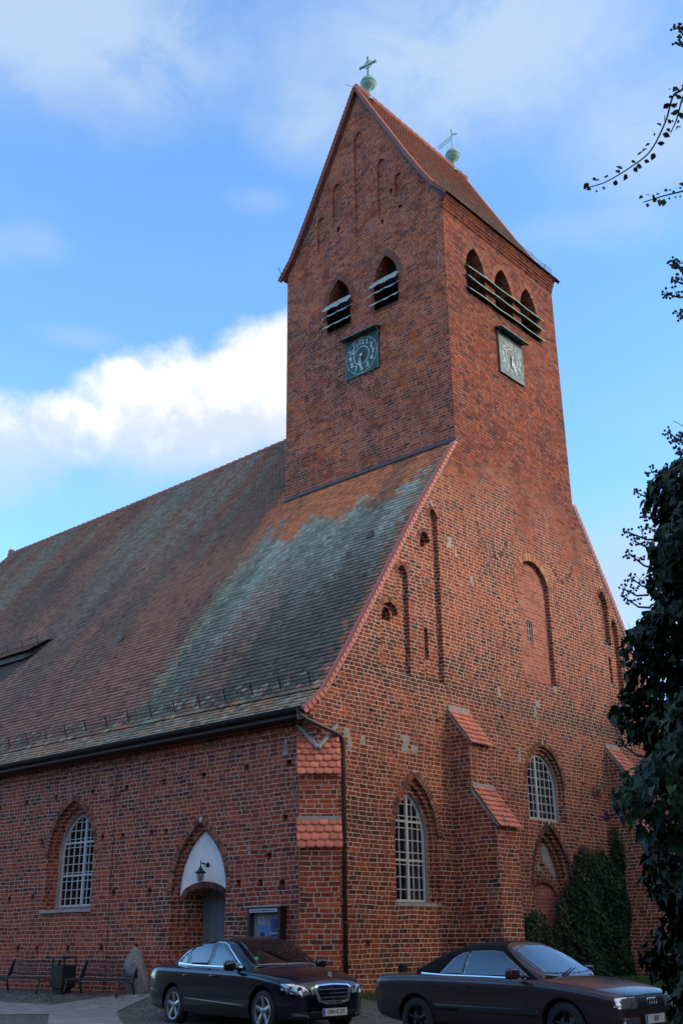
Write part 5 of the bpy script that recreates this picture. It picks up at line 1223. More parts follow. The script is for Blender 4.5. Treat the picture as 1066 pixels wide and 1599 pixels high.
# ---------------- dark saloon
rear = Vector((-2.87, 1.05)); front = Vector((-3.31, -1.75)); hd = (front-rear).normalized(); lf = Vector((-hd.y, hd.x)); 
mid = (rear+front)/2+lf*.80
saloon = place('parked_car', 'dark navy four door saloon parked in front of the church door with a chrome grille', 'car', mid.x+.05, mid.y-.03, -.368, math.atan2(hd.y, hd.x)); saloon.scale = (1, 1, 1.03)
S = dict(paint='paint_navy', roofmat='paint_navy', x=(-2.59, 2.28), fa=1.437, ra=-1.437, r=.325, rim=.232, arch=.375, hw=.915, wk=5.5, tum=.30,
 stations=[-2.58, -2.56, -2.48, -2.3, -2.05, -1.8, -1.44, -1.1, -.7, -.3, .1, .5, .85, 1.05, 1.25, 1.44, 1.65, 1.85, 2.0, 2.12, 2.2, 2.255, 2.27],
 wid=[(-2.58, .55), (-2.56, .72), (-2.48, .82), (-2.3, .885), (-2.0, .915), (-1.44, .925), (0, .927), (1.2, .925), (1.6, .905), (1.85, .87), (2.0, .82), (2.12, .74), (2.2, .64), (2.255, .50), (2.27, .35)],
 bot=[(-2.58, .40), (-2.5, .30), (-2.2, .23), (-1.5, .19), (1.5, .17), (2.0, .18), (2.2, .20), (2.27, .27)],
 shoulder=[(-2.58, .66), (-2.56, .84), (-2.48, .93), (-2.2, .965), (-1.6, .955), (-.8, .94), (0, .925), (.9, .905), (1.4, .87), (1.8, .81), (2.05, .74), (2.2, .66), (2.27, .52)],
 top=[(-2.58, .70), (-2.56, .92), (-2.5, 1.0), (-2.2, 1.03), (-1.8, 1.02), (-1.2, .98), (.6, .95), (.95, .965), (1.2, .96), (1.6, .915), (1.9, .86), (2.08, .80), (2.2, .74), (2.255, .64), (2.27, .54)],
 crown=[(-2.58, .0), (-2.2, .02), (-1, .02), (1.0, .035), (1.9, .045), (2.2, .03), (2.27, 0)], belt=0,
 gh=[(-1.98, 1.035), (-1.80, 1.10), (-1.5, 1.225), (-1.2, 1.335), (-.95, 1.405), (-.6, 1.45), (-.25, 1.466), (0, 1.455), (.18, 1.42), (.38, 1.325), (.62, 1.195), (.85, 1.06), (1.0, .975)],
 base=[(-2, 1.0), (-1.5, .975), (0, .94), (.6, .925), (1.0, .935)], gw=[(-1.98, .60), (-1.7, .72), (-1.3, .80), (-.6, .845), (.2, .85), (.6, .83), (.85, .76), (1.0, .66)])
car = make_car(saloon, S)
gz_l = []
dlo = [(-1.52, 1.035), (-1.30, 1.19), (-1.05, 1.30), (-.75, 1.368), (-.35, 1.392), (-.05, 1.378), (.12, 1.335), (.36, 1.20), (.60, 1.055), (.70, .985), (0, .992), (-.8, 1.005)]
for sd_ in (-1, 1):
    for nm, poly in (('rear_window', [(-1.00, 1.01), (-.36, 1.0), (-.30, 1.385), (-.72, 1.36), (-1.0, 1.30), (-1.10, 1.26)]), ('quarter_window', [(-1.47, 1.045), (-1.08, 1.02), (-1.16, 1.235), (-1.30, 1.17)]), ('front_window', [(-.27, .998), (.62, .99), (.55, 1.055), (.30, 1.215), (.08, 1.33), (-.08, 1.37), (-.21, 1.382)])):
        car.decal(nm, poly, 'car_glass', 'side', side=sd_, off=.003, th=.005)
    car.line('window_trim', dlo, .014, 'chrome', 'side', side=sd_, off=.006, closed=True)
    car.line('door_seam', [(.72, .93), (.74, .72), (.66, .50), (.60, .28)], .008, 'seam', side=sd_, off=.001); car.line('door_seam', [(-.28, .97), (-.30, .6), (-.31, .27)], .008, 'seam', side=sd_, off=.001)
    car.line('door_seam', [(-1.36, 1.0), (-1.32, .85), (-1.12, .70), (-1.04, .50), (-1.06, .30)], .008, 'seam', side=sd_, off=.001)
    car.line('side_trim', [(-1.0, .47), (.95, .40)], .014, 'chrome', side=sd_, off=.008); car.line('side_trim', [(-2.50, .60), (-1.95, .565)], .012, 'chrome', side=sd_, off=.006)
    car.line('crease', [(-2.3, .80), (-1.4, .775), (-.3, .73), (.9, .66)], .010, 'seam', side=sd_, off=.0008)
    car.line('shut_line', [(.80, .90), (1.2, .865), (1.7, .80), (2.0, .75)], .008, 'seam', side=sd_, off=.001)
    for hx in (-.95, .0-.05):
        mb = MB(); yy = sd_*.925; mb.tube([(hx-.10, yy*.985, .835), (hx-.07, yy*1.025, .838), (hx+.07, yy*1.025, .842), (hx+.10, yy*.985, .842)], [.012, .016, .016, .012], 8); mb.build('door_handle', 'paint_navy', saloon, smooth=True, uv=False)
    # mirror
    mb = MB(); c = Vector((.63, sd_*1.02, 1.01)); mb.lathe([(0, -.12), (.055, -.115), (.078, -.08), (.083, 0), (.08, .08), (.06, .11), (0, .118)], c, (0, 1, 0), 16)
    for i, v in enumerate(mb.v): mb.v[i] = (c.x+(v[0]-c.x)*(.8 if v[0] > c.x else .45), v[1], v[2])
    mb.tube([(.62, sd_*.80, .955), (.62, sd_*.93, .985)], .03, 8); mr = mb.build('mirror', 'paint_navy', saloon, smooth=True, uv=False)
    # headlamps: two lozenge units
    pl = [(.47, .585), (.60, .57), (.76, .60), (.84, .66), (.835, .745), (.70, .745), (.56, .70)]
    hl = car.decal('headlight', [(sd_*a, b) for a, b in pl], 'head', 'front', off=.006, step=.02, th=.007)
    mb = MB()
    for (a, b, r_) in ((.65, .655, .048), (.755, .675, .04)):
        h = car.t.ray_cast(Vector((4, sd_*a, b)), Vector((-1, 0, 0)))
        if h[0]: mb.lathe([(r_, -.005), (r_, .014), (r_-.012, .016), (r_*.7, .006), (0, .018)], h[0], (.9, sd_*.4, 0), 16)
    if hl and mb.v: mb.build('lens_ring', 'head_in', hl, smooth=True, uv=False)
    pl = [(.335, .60), (.445, .575), (.455, .655), (.43, .70), (.345, .665)]
    car.decal('headlight', [(sd_*a, b) for a, b in pl], 'head', 'front', off=.006, step=.02, th=.007)
    car.line('daylight_lamp', [(sd_*.50, .245), (sd_*.56, .28), (sd_*.72, .285)], .022, 'head', 'front', off=.012)
    car.decal('lower_intake', [(sd_*a, b) for a, b in ((.48, .215), (.76, .235), (.74, .31), (.56, .33), (.48, .26))], 'plastic', 'front', off=.004, step=.04)
    car.decal('tail_light', [(-2.56, .78), (-2.30, .83), (-2.22, .93), (-2.50, .945)], 'red_lens', 'side', side=sd_, off=.005)
    # green badge on windscreen corner added below
car.decal('windscreen', [(.92, -.60), (.95, 0), (.92, .60), (.20, .52), (.155, 0), (.20, -.52)], 'car_glass', 'top', off=.003, th=.005)
car.decal('rear_screen', [(-1.88, -.50), (-1.9, 0), (-1.88, .50), (-1.15, .50), (-1.12, 0), (-1.15, -.50)], 'car_glass', 'top', off=.003, th=.005)
car.decal('badge', [(.78, -.50), (.72, -.50), (.72, -.56), (.78, -.56)], 'badge', 'top', off=.007, step=.02)
car.line('bonnet_seam', [(.98, .66), (1.4, .60), (1.9, .48), (2.12, .40)], .008, 'seam', 'top', off=.001); car.line('bonnet_seam', [(.98, -.66), (1.4, -.60), (1.9, -.48), (2.12, -.40)], .008, 'seam', 'top', off=.001)
car.decal('lower_intake', [(-.45, .21), (.45, .21), (.50, .33), (-.50, .33)], 'plastic', 'front', off=.005, step=.04)
for sd_ in (-1, 1): mb = MB(); mb.tube([(.98, sd_*.05-.25, .985), (.80, sd_*.05+.2, 1.075)], .009, 5); mb.build('wiper', 'plastic', saloon, uv=False)
# grille: chrome frame with slats, standing upright ahead of the nose
gx = 2.262
outl = [(-.40, .69), (-.33, .47), (-.14, .43), (.14, .43), (.33, .47), (.40, .69), (.34, .725), (0, .742), (-.34, .725)]
def gp(a, b, dx=0):
    h = car.t.ray_cast(Vector((4, a*.97, b)), Vector((-1, 0, 0)))
    h2 = car.t.ray_cast(Vector((4, a*.9, .56)), Vector((-1, 0, 0)))
    return Vector((max(h[0].x if h[0] else 2.1, h2[0].x-.45*(b-.56)**1 if b > .56 else h2[0].x-.02)+.016+dx, a, b))
mb = MB(); inn = [(a*.90, .585+(b-.585)*.86) for a, b in outl]; n = len(outl)
v = [gp(a, b) for a, b in outl]+[gp(a, b, .012) for a, b in inn]+[gp(a, b, -.05) for a, b in outl]+[gp(a, b, -.012) for a, b in inn]
mb.add(v, [q for i in range(n) for q in ((i, (i+1) % n, n+(i+1) % n, n+i), (i, 2*n+i, 2*n+(i+1) % n, (i+1) % n), (n+i, n+(i+1) % n, 3*n+(i+1) % n, 3*n+i))]); gr = mb.build('grille', 'chrome', saloon, uv=False)
mb = MB(); mb.add([gp(a, b, -.008) for a, b in inn], [tuple(range(n))]); mb.build('grille_mesh', 'plastic', gr, uv=False)
mb = MB()
for b_ in (.475, .535, .595, .655):
    wv = .30+(b_-.45)*.27
    for k in range(12):
        a0, a1 = -wv+2*wv*k/12, -wv+2*wv*(k+1)/12; mb.add([gp(a, b_+q, dx) for a in (a0, a1) for q, dx in ((-.010, .006), (.010, .010), (.010, -.01), (-.010, -.01))], [(0, 1, 5, 4), (1, 2, 6, 5), (3, 0, 4, 7), (2, 3, 7, 6)])
mb.add([gp(a, b, .006) for a, b in ((-.008, .42), (.008, .42), (.008, .74), (-.008, .74))], [(0, 1, 2, 3)]); mb.build('slats', 'chrome', gr, uv=False)
mb = MB(); c = Vector((2.17, 0, .865)); rr_ = .038    # bonnet star in a ring
for k in range(20): t0, t1 = 2*math.pi*k/20, 2*math.pi*(k+1)/20; mb.tube([c+Vector((0, math.cos(t), math.sin(t)))*rr_ for t in (t0, t1)], .0045, 5)
for k in range(3): t = math.pi/2+2*math.pi*k/3; mb.tube([c, c+Vector((0, math.cos(t), math.sin(t)))*rr_], [.007, .002], 5)
mb.tube([c-Vector((0, 0, .038)), c-Vector((0, 0, .075))], [.008, .014], 8); mb.build('bonnet_ornament', 'chrome', saloon, uv=False)
def plate(root, c, txt, w=.52, h=.11, back=False):
    mb = MB(); mb.box((c[0]-.006, c[1]-w/2, c[2]-h/2), (c[0], c[1]+w/2, c[2]+h/2)); p = mb.build('number_plate', 'plate', root, uv=False)
    mb = MB(); mb.box((c[0], c[1]-w/2+.005, c[2]-h/2+.005), (c[0]+.002, c[1]-w/2+.045, c[2]+h/2-.005)); mb.build('euro_band', 'plate_blue', p, uv=False)
    if not txt: return p
    o = text_mesh(txt, .092, (c[0]+.002, c[1]+.022, c[2]), (0, 1, 0), (0, 0, 1), 'lettering', 'seam', p, .0008)
    for v_ in o.data.vertices: v_.co.y = c[1]+.022+(v_.co.y-c[1]-.022)*.74
    mb = MB(); mb.lathe([(0, 0), (.016, 0), (.016, .002), (0, .002)], (c[0], c[1]-.005, c[2]), (1, 0, 0), 12); mb.build('seal', 'rim', p, uv=False)
    mb = MB(); f = .008; mb.box((c[0]-.01, c[1]-w/2-f, c[2]-h/2-f), (c[0]-.002, c[1]+w/2+f, c[2]-h/2)); mb.build('plate_frame', 'plastic', p, uv=False); return p
plate(saloon, (2.305, 0, .315), 'OHV  IC 375')
# ---------------- brown convertible
rear = Vector((-3.297, -5.116)); front = Vector((-3.358, -7.66)); hd = (front-rear).normalized(); lf = Vector((-hd.y, hd.x)); mid = (rear+front)/2+lf*.74
conv = place('parked_convertible', 'brown two door convertible with its black soft top closed, parked beside the ivy', 'car', mid.x, mid.y, -.345, math.atan2(hd.y, hd.x))
S = dict(paint='paint_brown', roofmat='fabric', x=(-2.2, 2.16), fa=1.278, ra=-1.278, r=.31, rim=.20, arch=.345, hw=.848, wk=5.1, tum=.34,
 stations=[-2.19, -2.17, -2.10, -1.95, -1.7, -1.28, -.9, -.4, .1, .5, .85, 1.05, 1.28, 1.5, 1.75, 1.92, 2.04, 2.11, 2.135],
 wid=[(-2.19, .60), (-2.17, .72), (-2.1, .79), (-1.9, .825), (-1.28, .855), (0, .858), (1.28, .852), (1.6, .835), (1.85, .80), (2.0, .75), (2.1, .66), (2.135, .55)],
 bot=[(-2.19, .42), (-2.1, .32), (-1.7, .24), (1.5, .20), (2.0, .21), (2.135, .28)],
 shoulder=[(-2.19, .70), (-2.17, .84), (-2.1, .885), (-1.8, .905), (-1.0, .905), (0, .885), (.8, .865), (1.3, .82), (1.7, .765), (2.0, .705), (2.1, .665), (2.135, .58)],
 top=[(-2.19, .72), (-2.17, .87), (-2.1, .915), (-1.8, .94), (-1.1, .945), (0, .89), (.75, .885), (1.0, .90), (1.4, .86), (1.8, .795), (2.04, .735), (2.12, .68), (2.135, .6)],
 crown=[(-2.2, .0), (-1.8, .015), (.9, .03), (1.8, .03), (2.135, 0)], belt=0,
 gh=[(-1.50, .955), (-1.36, 1.0), (-1.1, 1.12), (-.85, 1.235), (-.62, 1.32), (-.35, 1.362), (-.05, 1.372), (.17, 1.355), (.30, 1.318), (.45, 1.23), (.65, 1.105), (.85, .985), (.99, .905)],
 base=[(-1.5, .93), (-1.0, .925), (0, .90), (1.0, .875)], gw=[(-1.50, .62), (-1.3, .72), (-1.0, .765), (0, .775), (.6, .765), (.85, .71), (.99, .62)])
car = make_car(conv, S)
for sd_ in (-1, 1):
    0 and car.decal('pillar_panel', [(.98, .88), (.30, 1.335), (.17, 1.325), (.17, 1.25), (.60, .96), (.72, .87)], 'paint_brown', 'side', side=sd_, off=.008, step=.03)
    car.decal('quarter_window', [(-.86, .935), (-.45, .93), (-.38, 1.235), (-.50, 1.215), (-.62, 1.155)], 'car_glass', 'side', side=sd_, off=.004, th=.005)
    car.decal('front_window', [(-.42, .93), (.70, .905), (.60, .985), (.40, 1.12), (.22, 1.235), (.08, 1.255), (-.345, 1.245)], 'car_glass', 'side', side=sd_, off=.006, th=.008, step=.03)
    car.line('window_trim', [(-1.25, .945), (-.8, .925), (0, .91), (.66, .89)], .014, 'chrome', side=sd_, off=.006)
    car.line('window_gap', [(-.435, .93), (-.365, 1.24)], .018, 'plastic', side=sd_, off=.006)
    car.line('door_seam', [(.72, .88), (.73, .6), (.70, .26)], .008, 'seam', side=sd_, off=.001); car.line('door_seam', [(-.55, .90), (-.56, .6), (-.52, .26)], .008, 'seam', side=sd_, off=.001)
    car.decal('bumper_strip', [(-.90, .46), (.88, .42), (.88, .50), (-.90, .54)], 'plastic', 'side', side=sd_, off=.012)
    car.line('bumper_line', [(-2.15, .57), (-1.66, .55)], .018, 'plastic', side=sd_, off=.006); car.line('bumper_line', [(1.66, .46), (2.0, .45)], .018, 'plastic', side=sd_, off=.006)
    car.line('crease', [(-2.1, .77), (-1.0, .765), (.8, .735), (1.8, .67)], .008, 'seam', side=sd_, off=.0006)
    car.decal('tail_light', [(-2.18, .62), (-2.08, .62), (-2.08, .82), (-2.15, .83)], 'red_lens', 'side', side=sd_, off=.005, step=.03)
    car.line('fuel_flap', [(-1.82, .70), (-1.64, .70), (-1.63, .87), (-1.80, .87)], .006, 'seam', side=sd_, off=.001, closed=True) if sd_ < 0 else None
    car.line('arch_lip', [(-1.278+.365*math.cos(a), .32+.365*math.sin(a)) for a in np.linspace(.15, math.pi-.15, 16)], .028, 'paint_brown', side=sd_, off=.016); car.line('arch_lip', [(1.278+.365*math.cos(a), .32+.365*math.sin(a)) for a in np.linspace(.15, math.pi-.15, 16)], .028, 'paint_brown', side=sd_, off=.016)
    mb = MB(); yy = sd_*.856; mb.box((-.42, min(yy, yy*1.012), .73), (-.25, max(yy, yy*1.012), .77)); mb.box((-.40, min(yy, yy*1.02), .775), (-.27, max(yy, yy*1.02), .79)); mb.build('door_handle', 'plastic', conv, uv=False)
    mb = MB(); c = Vector((.60, sd_*.99, .955)); mb.obox(c, (Vector((1, 0, 0)), Vector((0, 1, 0)), Vector((0, 0, 1))), (.062, .115, .068)); mo = mb.build('mirror', 'paint_brown', conv, uv=False); bv = mo.modifiers.new('b', 'BEVEL'); bv.width = .035; bv.segments = 4; bake(mo); mo.data.polygons.foreach_set('use_smooth', [True]*len(mo.data.polygons))
    mb = MB(); mb.tube([(.66, sd_*.80, .90), (.62, sd_*.93, .93)], .022, 8); mb.build('mirror_stalk', 'plastic', conv, uv=False)
    hl = car.decal('headlight', [(sd_*a, b) for a, b in ((.36, .535), (.70, .54), (.735, .56), (.72, .665), (.62, .68), (.36, .68))], 'head', 'front', off=.006, step=.02, th=.007)
    car.line('headlight_frame', [(sd_*a, b) for a, b in ((.36, .53), (.72, .535), (.74, .56), (.725, .67), (.62, .688), (.36, .688))], .014, 'plastic', 'front', off=.010, closed=True)
    car.line('headlight_divider', [(sd_*.55, .54), (sd_*.55, .68)], .008, 'head_in', 'front', off=.012)
    car.decal('fog_light', [(sd_*a, b) for a, b in ((.34, .35), (.66, .36), (.66, .425), (.34, .425))], 'head_in', 'front', off=.006, step=.03)
    mb = MB(); mb.tube([(.99, sd_*.05-.28, .925), (.84, sd_*.05+.22, 1.005)], .010, 5); mb.build('wiper', 'plastic', conv, uv=False)
car.decal('windscreen', [(.88, -.61), (.925, -.3), (.935, 0), (.925, .3), (.88, .61), (.37, .545), (.325, .3), (.315, 0), (.325, -.3), (.37, -.545)], 'car_glass', 'top', off=.007, th=.008, step=.03)

car.decal('grille', [(-.34, .54), (.34, .54), (.34, .675), (-.34, .675)], 'plastic', 'front', off=.007, step=.04)
mb = MB(); h = car.t.ray_cast(Vector((4, 0, .61)), Vector((-1, 0, 0))); gx0 = h[0].x+.02
for k in range(4):
    cy = (k-1.5)*.062
    for q in range(18): t0, t1 = 2*math.pi*q/18, 2*math.pi*(q+1)/18; mb.tube([(gx0, cy+.042*math.cos(t), .61+.042*math.sin(t)) for t in (t0, t1)], .006, 5, cap=False)
mb.build('ring_badge', 'chrome', conv, uv=False)
plate(conv, (gx0+.03, 0, .40), 'OHV')
car.decal('lower_intake', [(-.5, .24), (.5, .24), (.5, .33), (-.5, .33)], 'plastic', 'front', off=.005, step=.05)
# ================================================================== FOLIAGE
def rand_rot(n, up=None):
    a = rng.normal(size=(n, 3)); a /= np.linalg.norm(a, axis=1)[:, None]; return a
def leaves(name, P, Nn, size, mat_, parent, cols, droop=.6, kind='ivy'):
    """P (n,3) positions, Nn (n,3) outward normals"""
    n = len(P); Nn = Nn/np.linalg.norm(Nn, axis=1)[:, None]
    N = Nn+rng.normal(0, .45, (n, 3)); N /= np.linalg.norm(N, axis=1)[:, None]
    T = np.array([0, 0, -1.])*droop+rng.normal(0, .5, (n, 3)); T -= N*(T*N).sum(1)[:, None]; T /= np.linalg.norm(T, axis=1)[:, None]
    B = np.cross(N, T)
    if kind == 'ivy': tp = [(0, -.05, 0), (.30, -.22, .02), (.55, -.02, .06), (.42, .30, .05), (.20, .62, .0), (0, 1.0, -.12), (-.20, .62, .0), (-.42, .30, .05), (-.55, -.02, .06), (-.30, -.22, .02)]
    else: tp = [(0, -.3, 0), (.42, .1, .08), (.3, .5, .05), (0, .9, -.08), (-.3, .5, .05), (-.42, .1, .08)]
    k = len(tp); sz = size*rng.uniform(.45, 1.45, n); V = []
    for a, b, c in [(0, .25, -.05)]+tp: V.append(P+(B*(a*sz)[:, None])+(T*(b*sz)[:, None])+(N*(c*sz)[:, None]))
    V = np.stack(V, 1).reshape(-1, 3); b0 = (np.arange(n)*(k+1))[:, None, None]
    F = (b0+np.array([[0, 1+i, 1+(i+1) % k] for i in range(k)])[None]).reshape(-1, 3)
    c = np.array(cols)[rng.integers(0, len(cols), n)]*rng.uniform(.7, 1.3, (n, 1))
    return np_mesh(name, V, F, mat_, parent, np.repeat(c, k, axis=0))
IV = [(.020, .045, .022), (.014, .034, .018), (.026, .055, .026), (.018, .040, .026), (.035, .07, .022)]
# ---- ivy climbing the west front
ivy = thing('climbing_ivy', 'dark green ivy spreading up the brick front behind the brown convertible', 'ivy', (11.5, -.1, 0))
topf = [(8.75, .3), (8.95, 1.0), (9.2, 1.6), (9.55, 2.0), (9.9, 2.3), (10.2, 2.75), (10.5, 3.0), (10.75, 3.35), (10.95, 3.35), (11.15, 3.2), (11.5, 3.15), (11.85, 3.25), (12.05, 3.2), (12.3, 3.2), (12.55, 3.4), (12.68, 4.1), (12.78, 4.3), (12.9, 3.5), (13.3, 3.3), (13.6, 3.1), (13.9, 2.7), (14.2, 2.3), (14.8, 1.9), (15.4, 1.0)]
n = 38000; a = rng.uniform(8.6, 15.4, n); top = np.interp(a, [p[0] for p in topf], [p[1] for p in topf])+.10*np.sin(a*9)+.12*np.sin(a*23+1)+rng.normal(0, .16, n)*rng.random(n)
z = -.25+(top+.25)*rng.random(n)**.9; th = np.minimum(.34, .10+.35*np.clip(top-z, 0, 1)**.5)*(.75+.35*np.sin(a*3.1+z*1.7)*np.sin(z*2.3))
gap = fb2(a, z, 201, 1.6, 1.6) > .36; a, z, th = a[gap], z[gap], th[gap]; n = len(a)
y = -th*(rng.random(n)**.45)-.015
leaves('foliage', np.stack([a, y, z], 1), np.tile([0., -1, .35], (n, 1)), .062, 'leaf_dull', ivy, IV, .8)
mb = MB()
for k in range(26):
    mb.mark(); x0 = random.uniform(9.4, 13.6); pts = [(x0, -.05, -.2)]; zz = -.2; ht = np.interp(x0, [p[0] for p in topf], [p[1] for p in topf])+.15
    while zz < ht-.2: zz += .3; x0 += random.uniform(-.12, .12); pts.append((x0, -.05-random.random()*.05, zz))
    if len(pts) > 2: mb.tube(pts, [.022*(1-.8*i/len(pts)) for i in range(len(pts))], 5)
mb.build_each('stem', 'stem', ivy)
ivy2 = thing('ivy_clump', 'small dark ivy clump at the wall foot between buttress and large ivy', 'ivy', (8.1, -.2, 0))
n = 5200; a = rng.uniform(7.3, 8.95, n); top = np.interp(a, [7.3, 7.5, 7.9, 8.3, 8.6, 8.95], [.6, 1.5, 1.72, 1.6, 1.3, .5])+rng.normal(0, .06, n); z = -.25+(top+.25)*rng.random(n); y = -.26*(rng.random(n)**.5)-.02
leaves('foliage', np.stack([a, y, z], 1), np.tile([0., -1, .35], (n, 1)), .055, 'leaf_dull', ivy2, IV, .8)
mb = MB()
for k in range(5): x0 = 7.6+k*.25; mb.mark(); mb.tube([(x0, -.06, -.25), (x0+.05, -.08, .5), (x0-.05, -.07, 1.2)], [.02, .014, .006], 5)
mb.build_each('stem', 'stem', ivy2)
# small tufts growing from the buttress and wall edge on the right
def tuft(x, y, z, n, r, lab):
    t = thing('wall_plant', lab, 'plant', (x, y, z)); P = np.array([x, y, z])+rng.normal(0, r, (n, 3))*np.array([1, .6, .8]); leaves('foliage', P, np.tile([-.2, -1., .3], (n, 1)), .05, 'leaf_dull', t, [(.05, .06, .03), (.07, .05, .03), (.03, .05, .02)], .3)
    mb = MB()
    for k in range(6): q = Vector((random.gauss(0, r), -abs(random.gauss(0, r)), random.gauss(0, r))); mb.tube([(x, y+.1, z), Vector((x, y, z))+q*.6, Vector((x, y, z))+q*1.3], .006, 4)
    mb.build('stem', 'stem', t)
tuft(12.15, -.10, 5.05, 60, .12, 'small dry tuft rooted in the wall below the right buttress cap'); tuft(13.9, -.2, 7.3, 260, .35, 'dry brown plant rooted on the wall above the right buttress')
# ---- near ivy grown trunk at the right edge
def px(x, y, D):
    d = (cf*FPX+cr2*(x-533)-cu2*(y-799.5)).normalized(); return CAM+d*D
tree = thing('ivy_covered_tree', 'trunk wrapped in dark glossy ivy close by at the right edge', 'tree', (-12.15, -14.2, gz(-12.15, -14.2)))
cen = Vector((-12.05, -14.42, 0))
# outline given as half width towards the church side by height
lat = Vector((cr2.x, cr2.y, 0)).normalized(); fwd = Vector((cf.x, cf.y, 0)).normalized()
hgt = [-.9, .3, .7, 1.0, 1.45, 1.75, 1.95, 2.15, 2.35, 2.6, 2.85, 3.05, 3.25, 3.45, 3.65, 3.8, 4.3, 5.5]
rad = [.95, 1.0, .97, .96, .95, .93, .87, .86, .90, .87, .80, .74, .62, .36, .12, .06, .05, .03]
n = 80000; zz = rng.uniform(-.6, 3.62, n); rr = np.interp(zz, hgt, rad); ang = rng.uniform(0, 2*math.pi, n)
lump_ = 1+.10*np.sin(ang*3+zz*4)+.08*np.sin(ang*5-zz*7+1)+.05*np.sin(zz*17+ang*2)
dep = rng.random(n)**.35; R_ = rr*lump_*(.55+.45*dep)
D2 = np.stack([np.cos(ang), np.sin(ang)], 1); P = np.stack([cen.x+D2[:, 0]*R_, cen.y+D2[:, 1]*R_, zz], 1)
Nn = np.stack([D2[:, 0], D2[:, 1], np.full(n, .45)], 1)
leaves('foliage', P, Nn, .042, 'leaf', tree, [(.012, .028, .012), (.015, .035, .014), (.011, .028, .013), (.018, .042, .015), (.035, .07, .016)], .9)
mb = MB(); mb.tube([(cen.x, cen.y, -.9)]+[(cen.x+.05*math.sin(h*2), cen.y, h) for h in hgt[1:]], [r*.66 for r in rad], 12); mb.build('trunk', 'bark', tree, smooth=True)
mb = MB()
for k in range(60):
    mb.mark(); a0 = random.uniform(0, 6.28); z0 = random.uniform(-.3, 3.2); pts = []
    for i in range(7): r_ = np.interp(z0+i*.13, hgt, rad)*(.84+.04*i/7); pts.append((cen.x+math.cos(a0+i*.07)*r_, cen.y+math.sin(a0+i*.07)*r_, z0+i*.13))
    mb.tube(pts, .006, 4)
mb.build_each('vine', 'stem', tree)
# berry sprigs: (base px, tip px)
sprigs = [((1066, 690), (1044, 676)), ((1066, 668), (1052, 690)), ((1050, 722), (1016, 737)), ((1045, 765), (1028, 755)), ((1035, 778), (995, 770)), ((1042, 780), (1014, 775)), ((1040, 812), (1008, 806)), ((1030, 830), (1014, 825)), ((1022, 838), (980, 831)), ((1015, 850), (990, 845)), ((1012, 885), (982, 865)), ((1005, 912), (985, 903)), ((998, 925), (974, 920)), ((1000, 945), (978, 935)), ((1066, 420), (1050, 408)), ((1066, 428), (1052, 412)), ((1066, 455), (1040, 459)), ((1066, 434), (1052, 438)), ((1066, 493), (1060, 490)), ((1066, 60), (1058, 45)), ((1066, 75), (1060, 66)), ((1066, 710), (1058, 700)), ((1062, 735), (1040, 745)), ((985, 1240), (945, 1275)), ((1000, 1100), (975, 1130)), ((1000, 1180), (968, 1160))]
st = MB(); be = MB(); tips = []
for (bx, by), (tx, ty) in sprigs:
    st.mark(); be.mark(); Db, Dt = random.uniform(5.3, 5.7), random.uniform(5.2, 5.7); A, B = px(bx+14, by+4, Db), px(tx, ty, Dt); C_ = (A+B)/2+Vector((0, 0, -.02)); st.tube([A, C_, B], [.006, .005, .0035], 5)
    for (c0, kk) in ((B, 11), (A.lerp(B, .62)+Vector((0, 0, .01)), 7)):
        for k in range(kk):
            d = Vector((random.gauss(0, 1), random.gauss(0, 1), random.gauss(0, 1))).normalized(); e = c0+d*random.uniform(.018, .034); st.tube([c0, e], .0014, 3, cap=False)
            be.lathe([(0, -.0065), (.005, -.004), (.0068, 0), (.005, .004), (0, .0065)], e, d, 6)
sp_ = st.build_each('sprig', 'stem', tree); be.mk.append((len(be.v), len(be.f)))
for i_, q_ in enumerate(sp_):
    (v0, f0), (v1, f1) = be.mk[i_], be.mk[i_+1]; q = MB(); q.v = be.v[v0:v1]; q.f = [[i-v0 for i in f] for f in be.f[f0:f1]]; q.m = be.m[f0:f1]; q.c = be.c[f0:f1]; q.build('berries', 'berry', q_)
# ---- arching shoots from the climbing plant above right
def shoot(pts, n, name='shoot'):
    P = [px(x, y, D) for x, y, D in pts]; L = []; 
    for i in range(len(P)-1):
        for k in range(8):
            t = k/8; p0 = P[max(i-1, 0)]; p1 = P[i]; p2 = P[i+1]; p3 = P[min(i+2, len(P)-1)]
            L.append(.5*((2*p1)+(p2-p0)*t+(2*p0-5*p1+4*p2-p3)*t*t+(-p0+3*p1-3*p2+p3)*t**3))
    L.append(P[-1]); m = MB(); m.tube(L, [.006*(1-.6*i/len(L)) for i in range(len(L))], 5); s_ = m.build(name, 'stem', sh)
    idx = np.linspace(2, len(L)-1, n).astype(int); Q = np.array([list(L[i]) for i in idx]); Q += rng.normal(0, .006, Q.shape); side = np.where(np.arange(n) % 2 == 0, 1., -1.)
    N = np.cross(np.array([list(L[min(i+1, len(L)-1)]-L[max(i-1, 0)]) for i in idx]), np.array(list(cf)))*side[:, None]; N /= (np.linalg.norm(N, axis=1)[:, None]+1e-9)
    k = leaves('leaves', Q+N*.02, N*.3-np.array(list(cf)), .024, 'leaf', s_, [(.03, .05, .02), (.05, .08, .025), (.04, .03, .02)], .2, 'small')
sh = thing('arching_climber', 'thin leafy shoots of a climber arching into the sky at the upper right', 'plant', tuple(px(1120, 100, 5.6)))
shoot([(1180, 60, 5.6), (1110, 90, 5.6), (1066, 138, 5.5), (1050, 150, 5.5), (1038, 190, 5.5), (1015, 235, 5.5), (985, 260, 5.5), (945, 284, 5.5), (916, 293, 5.5)], 46)
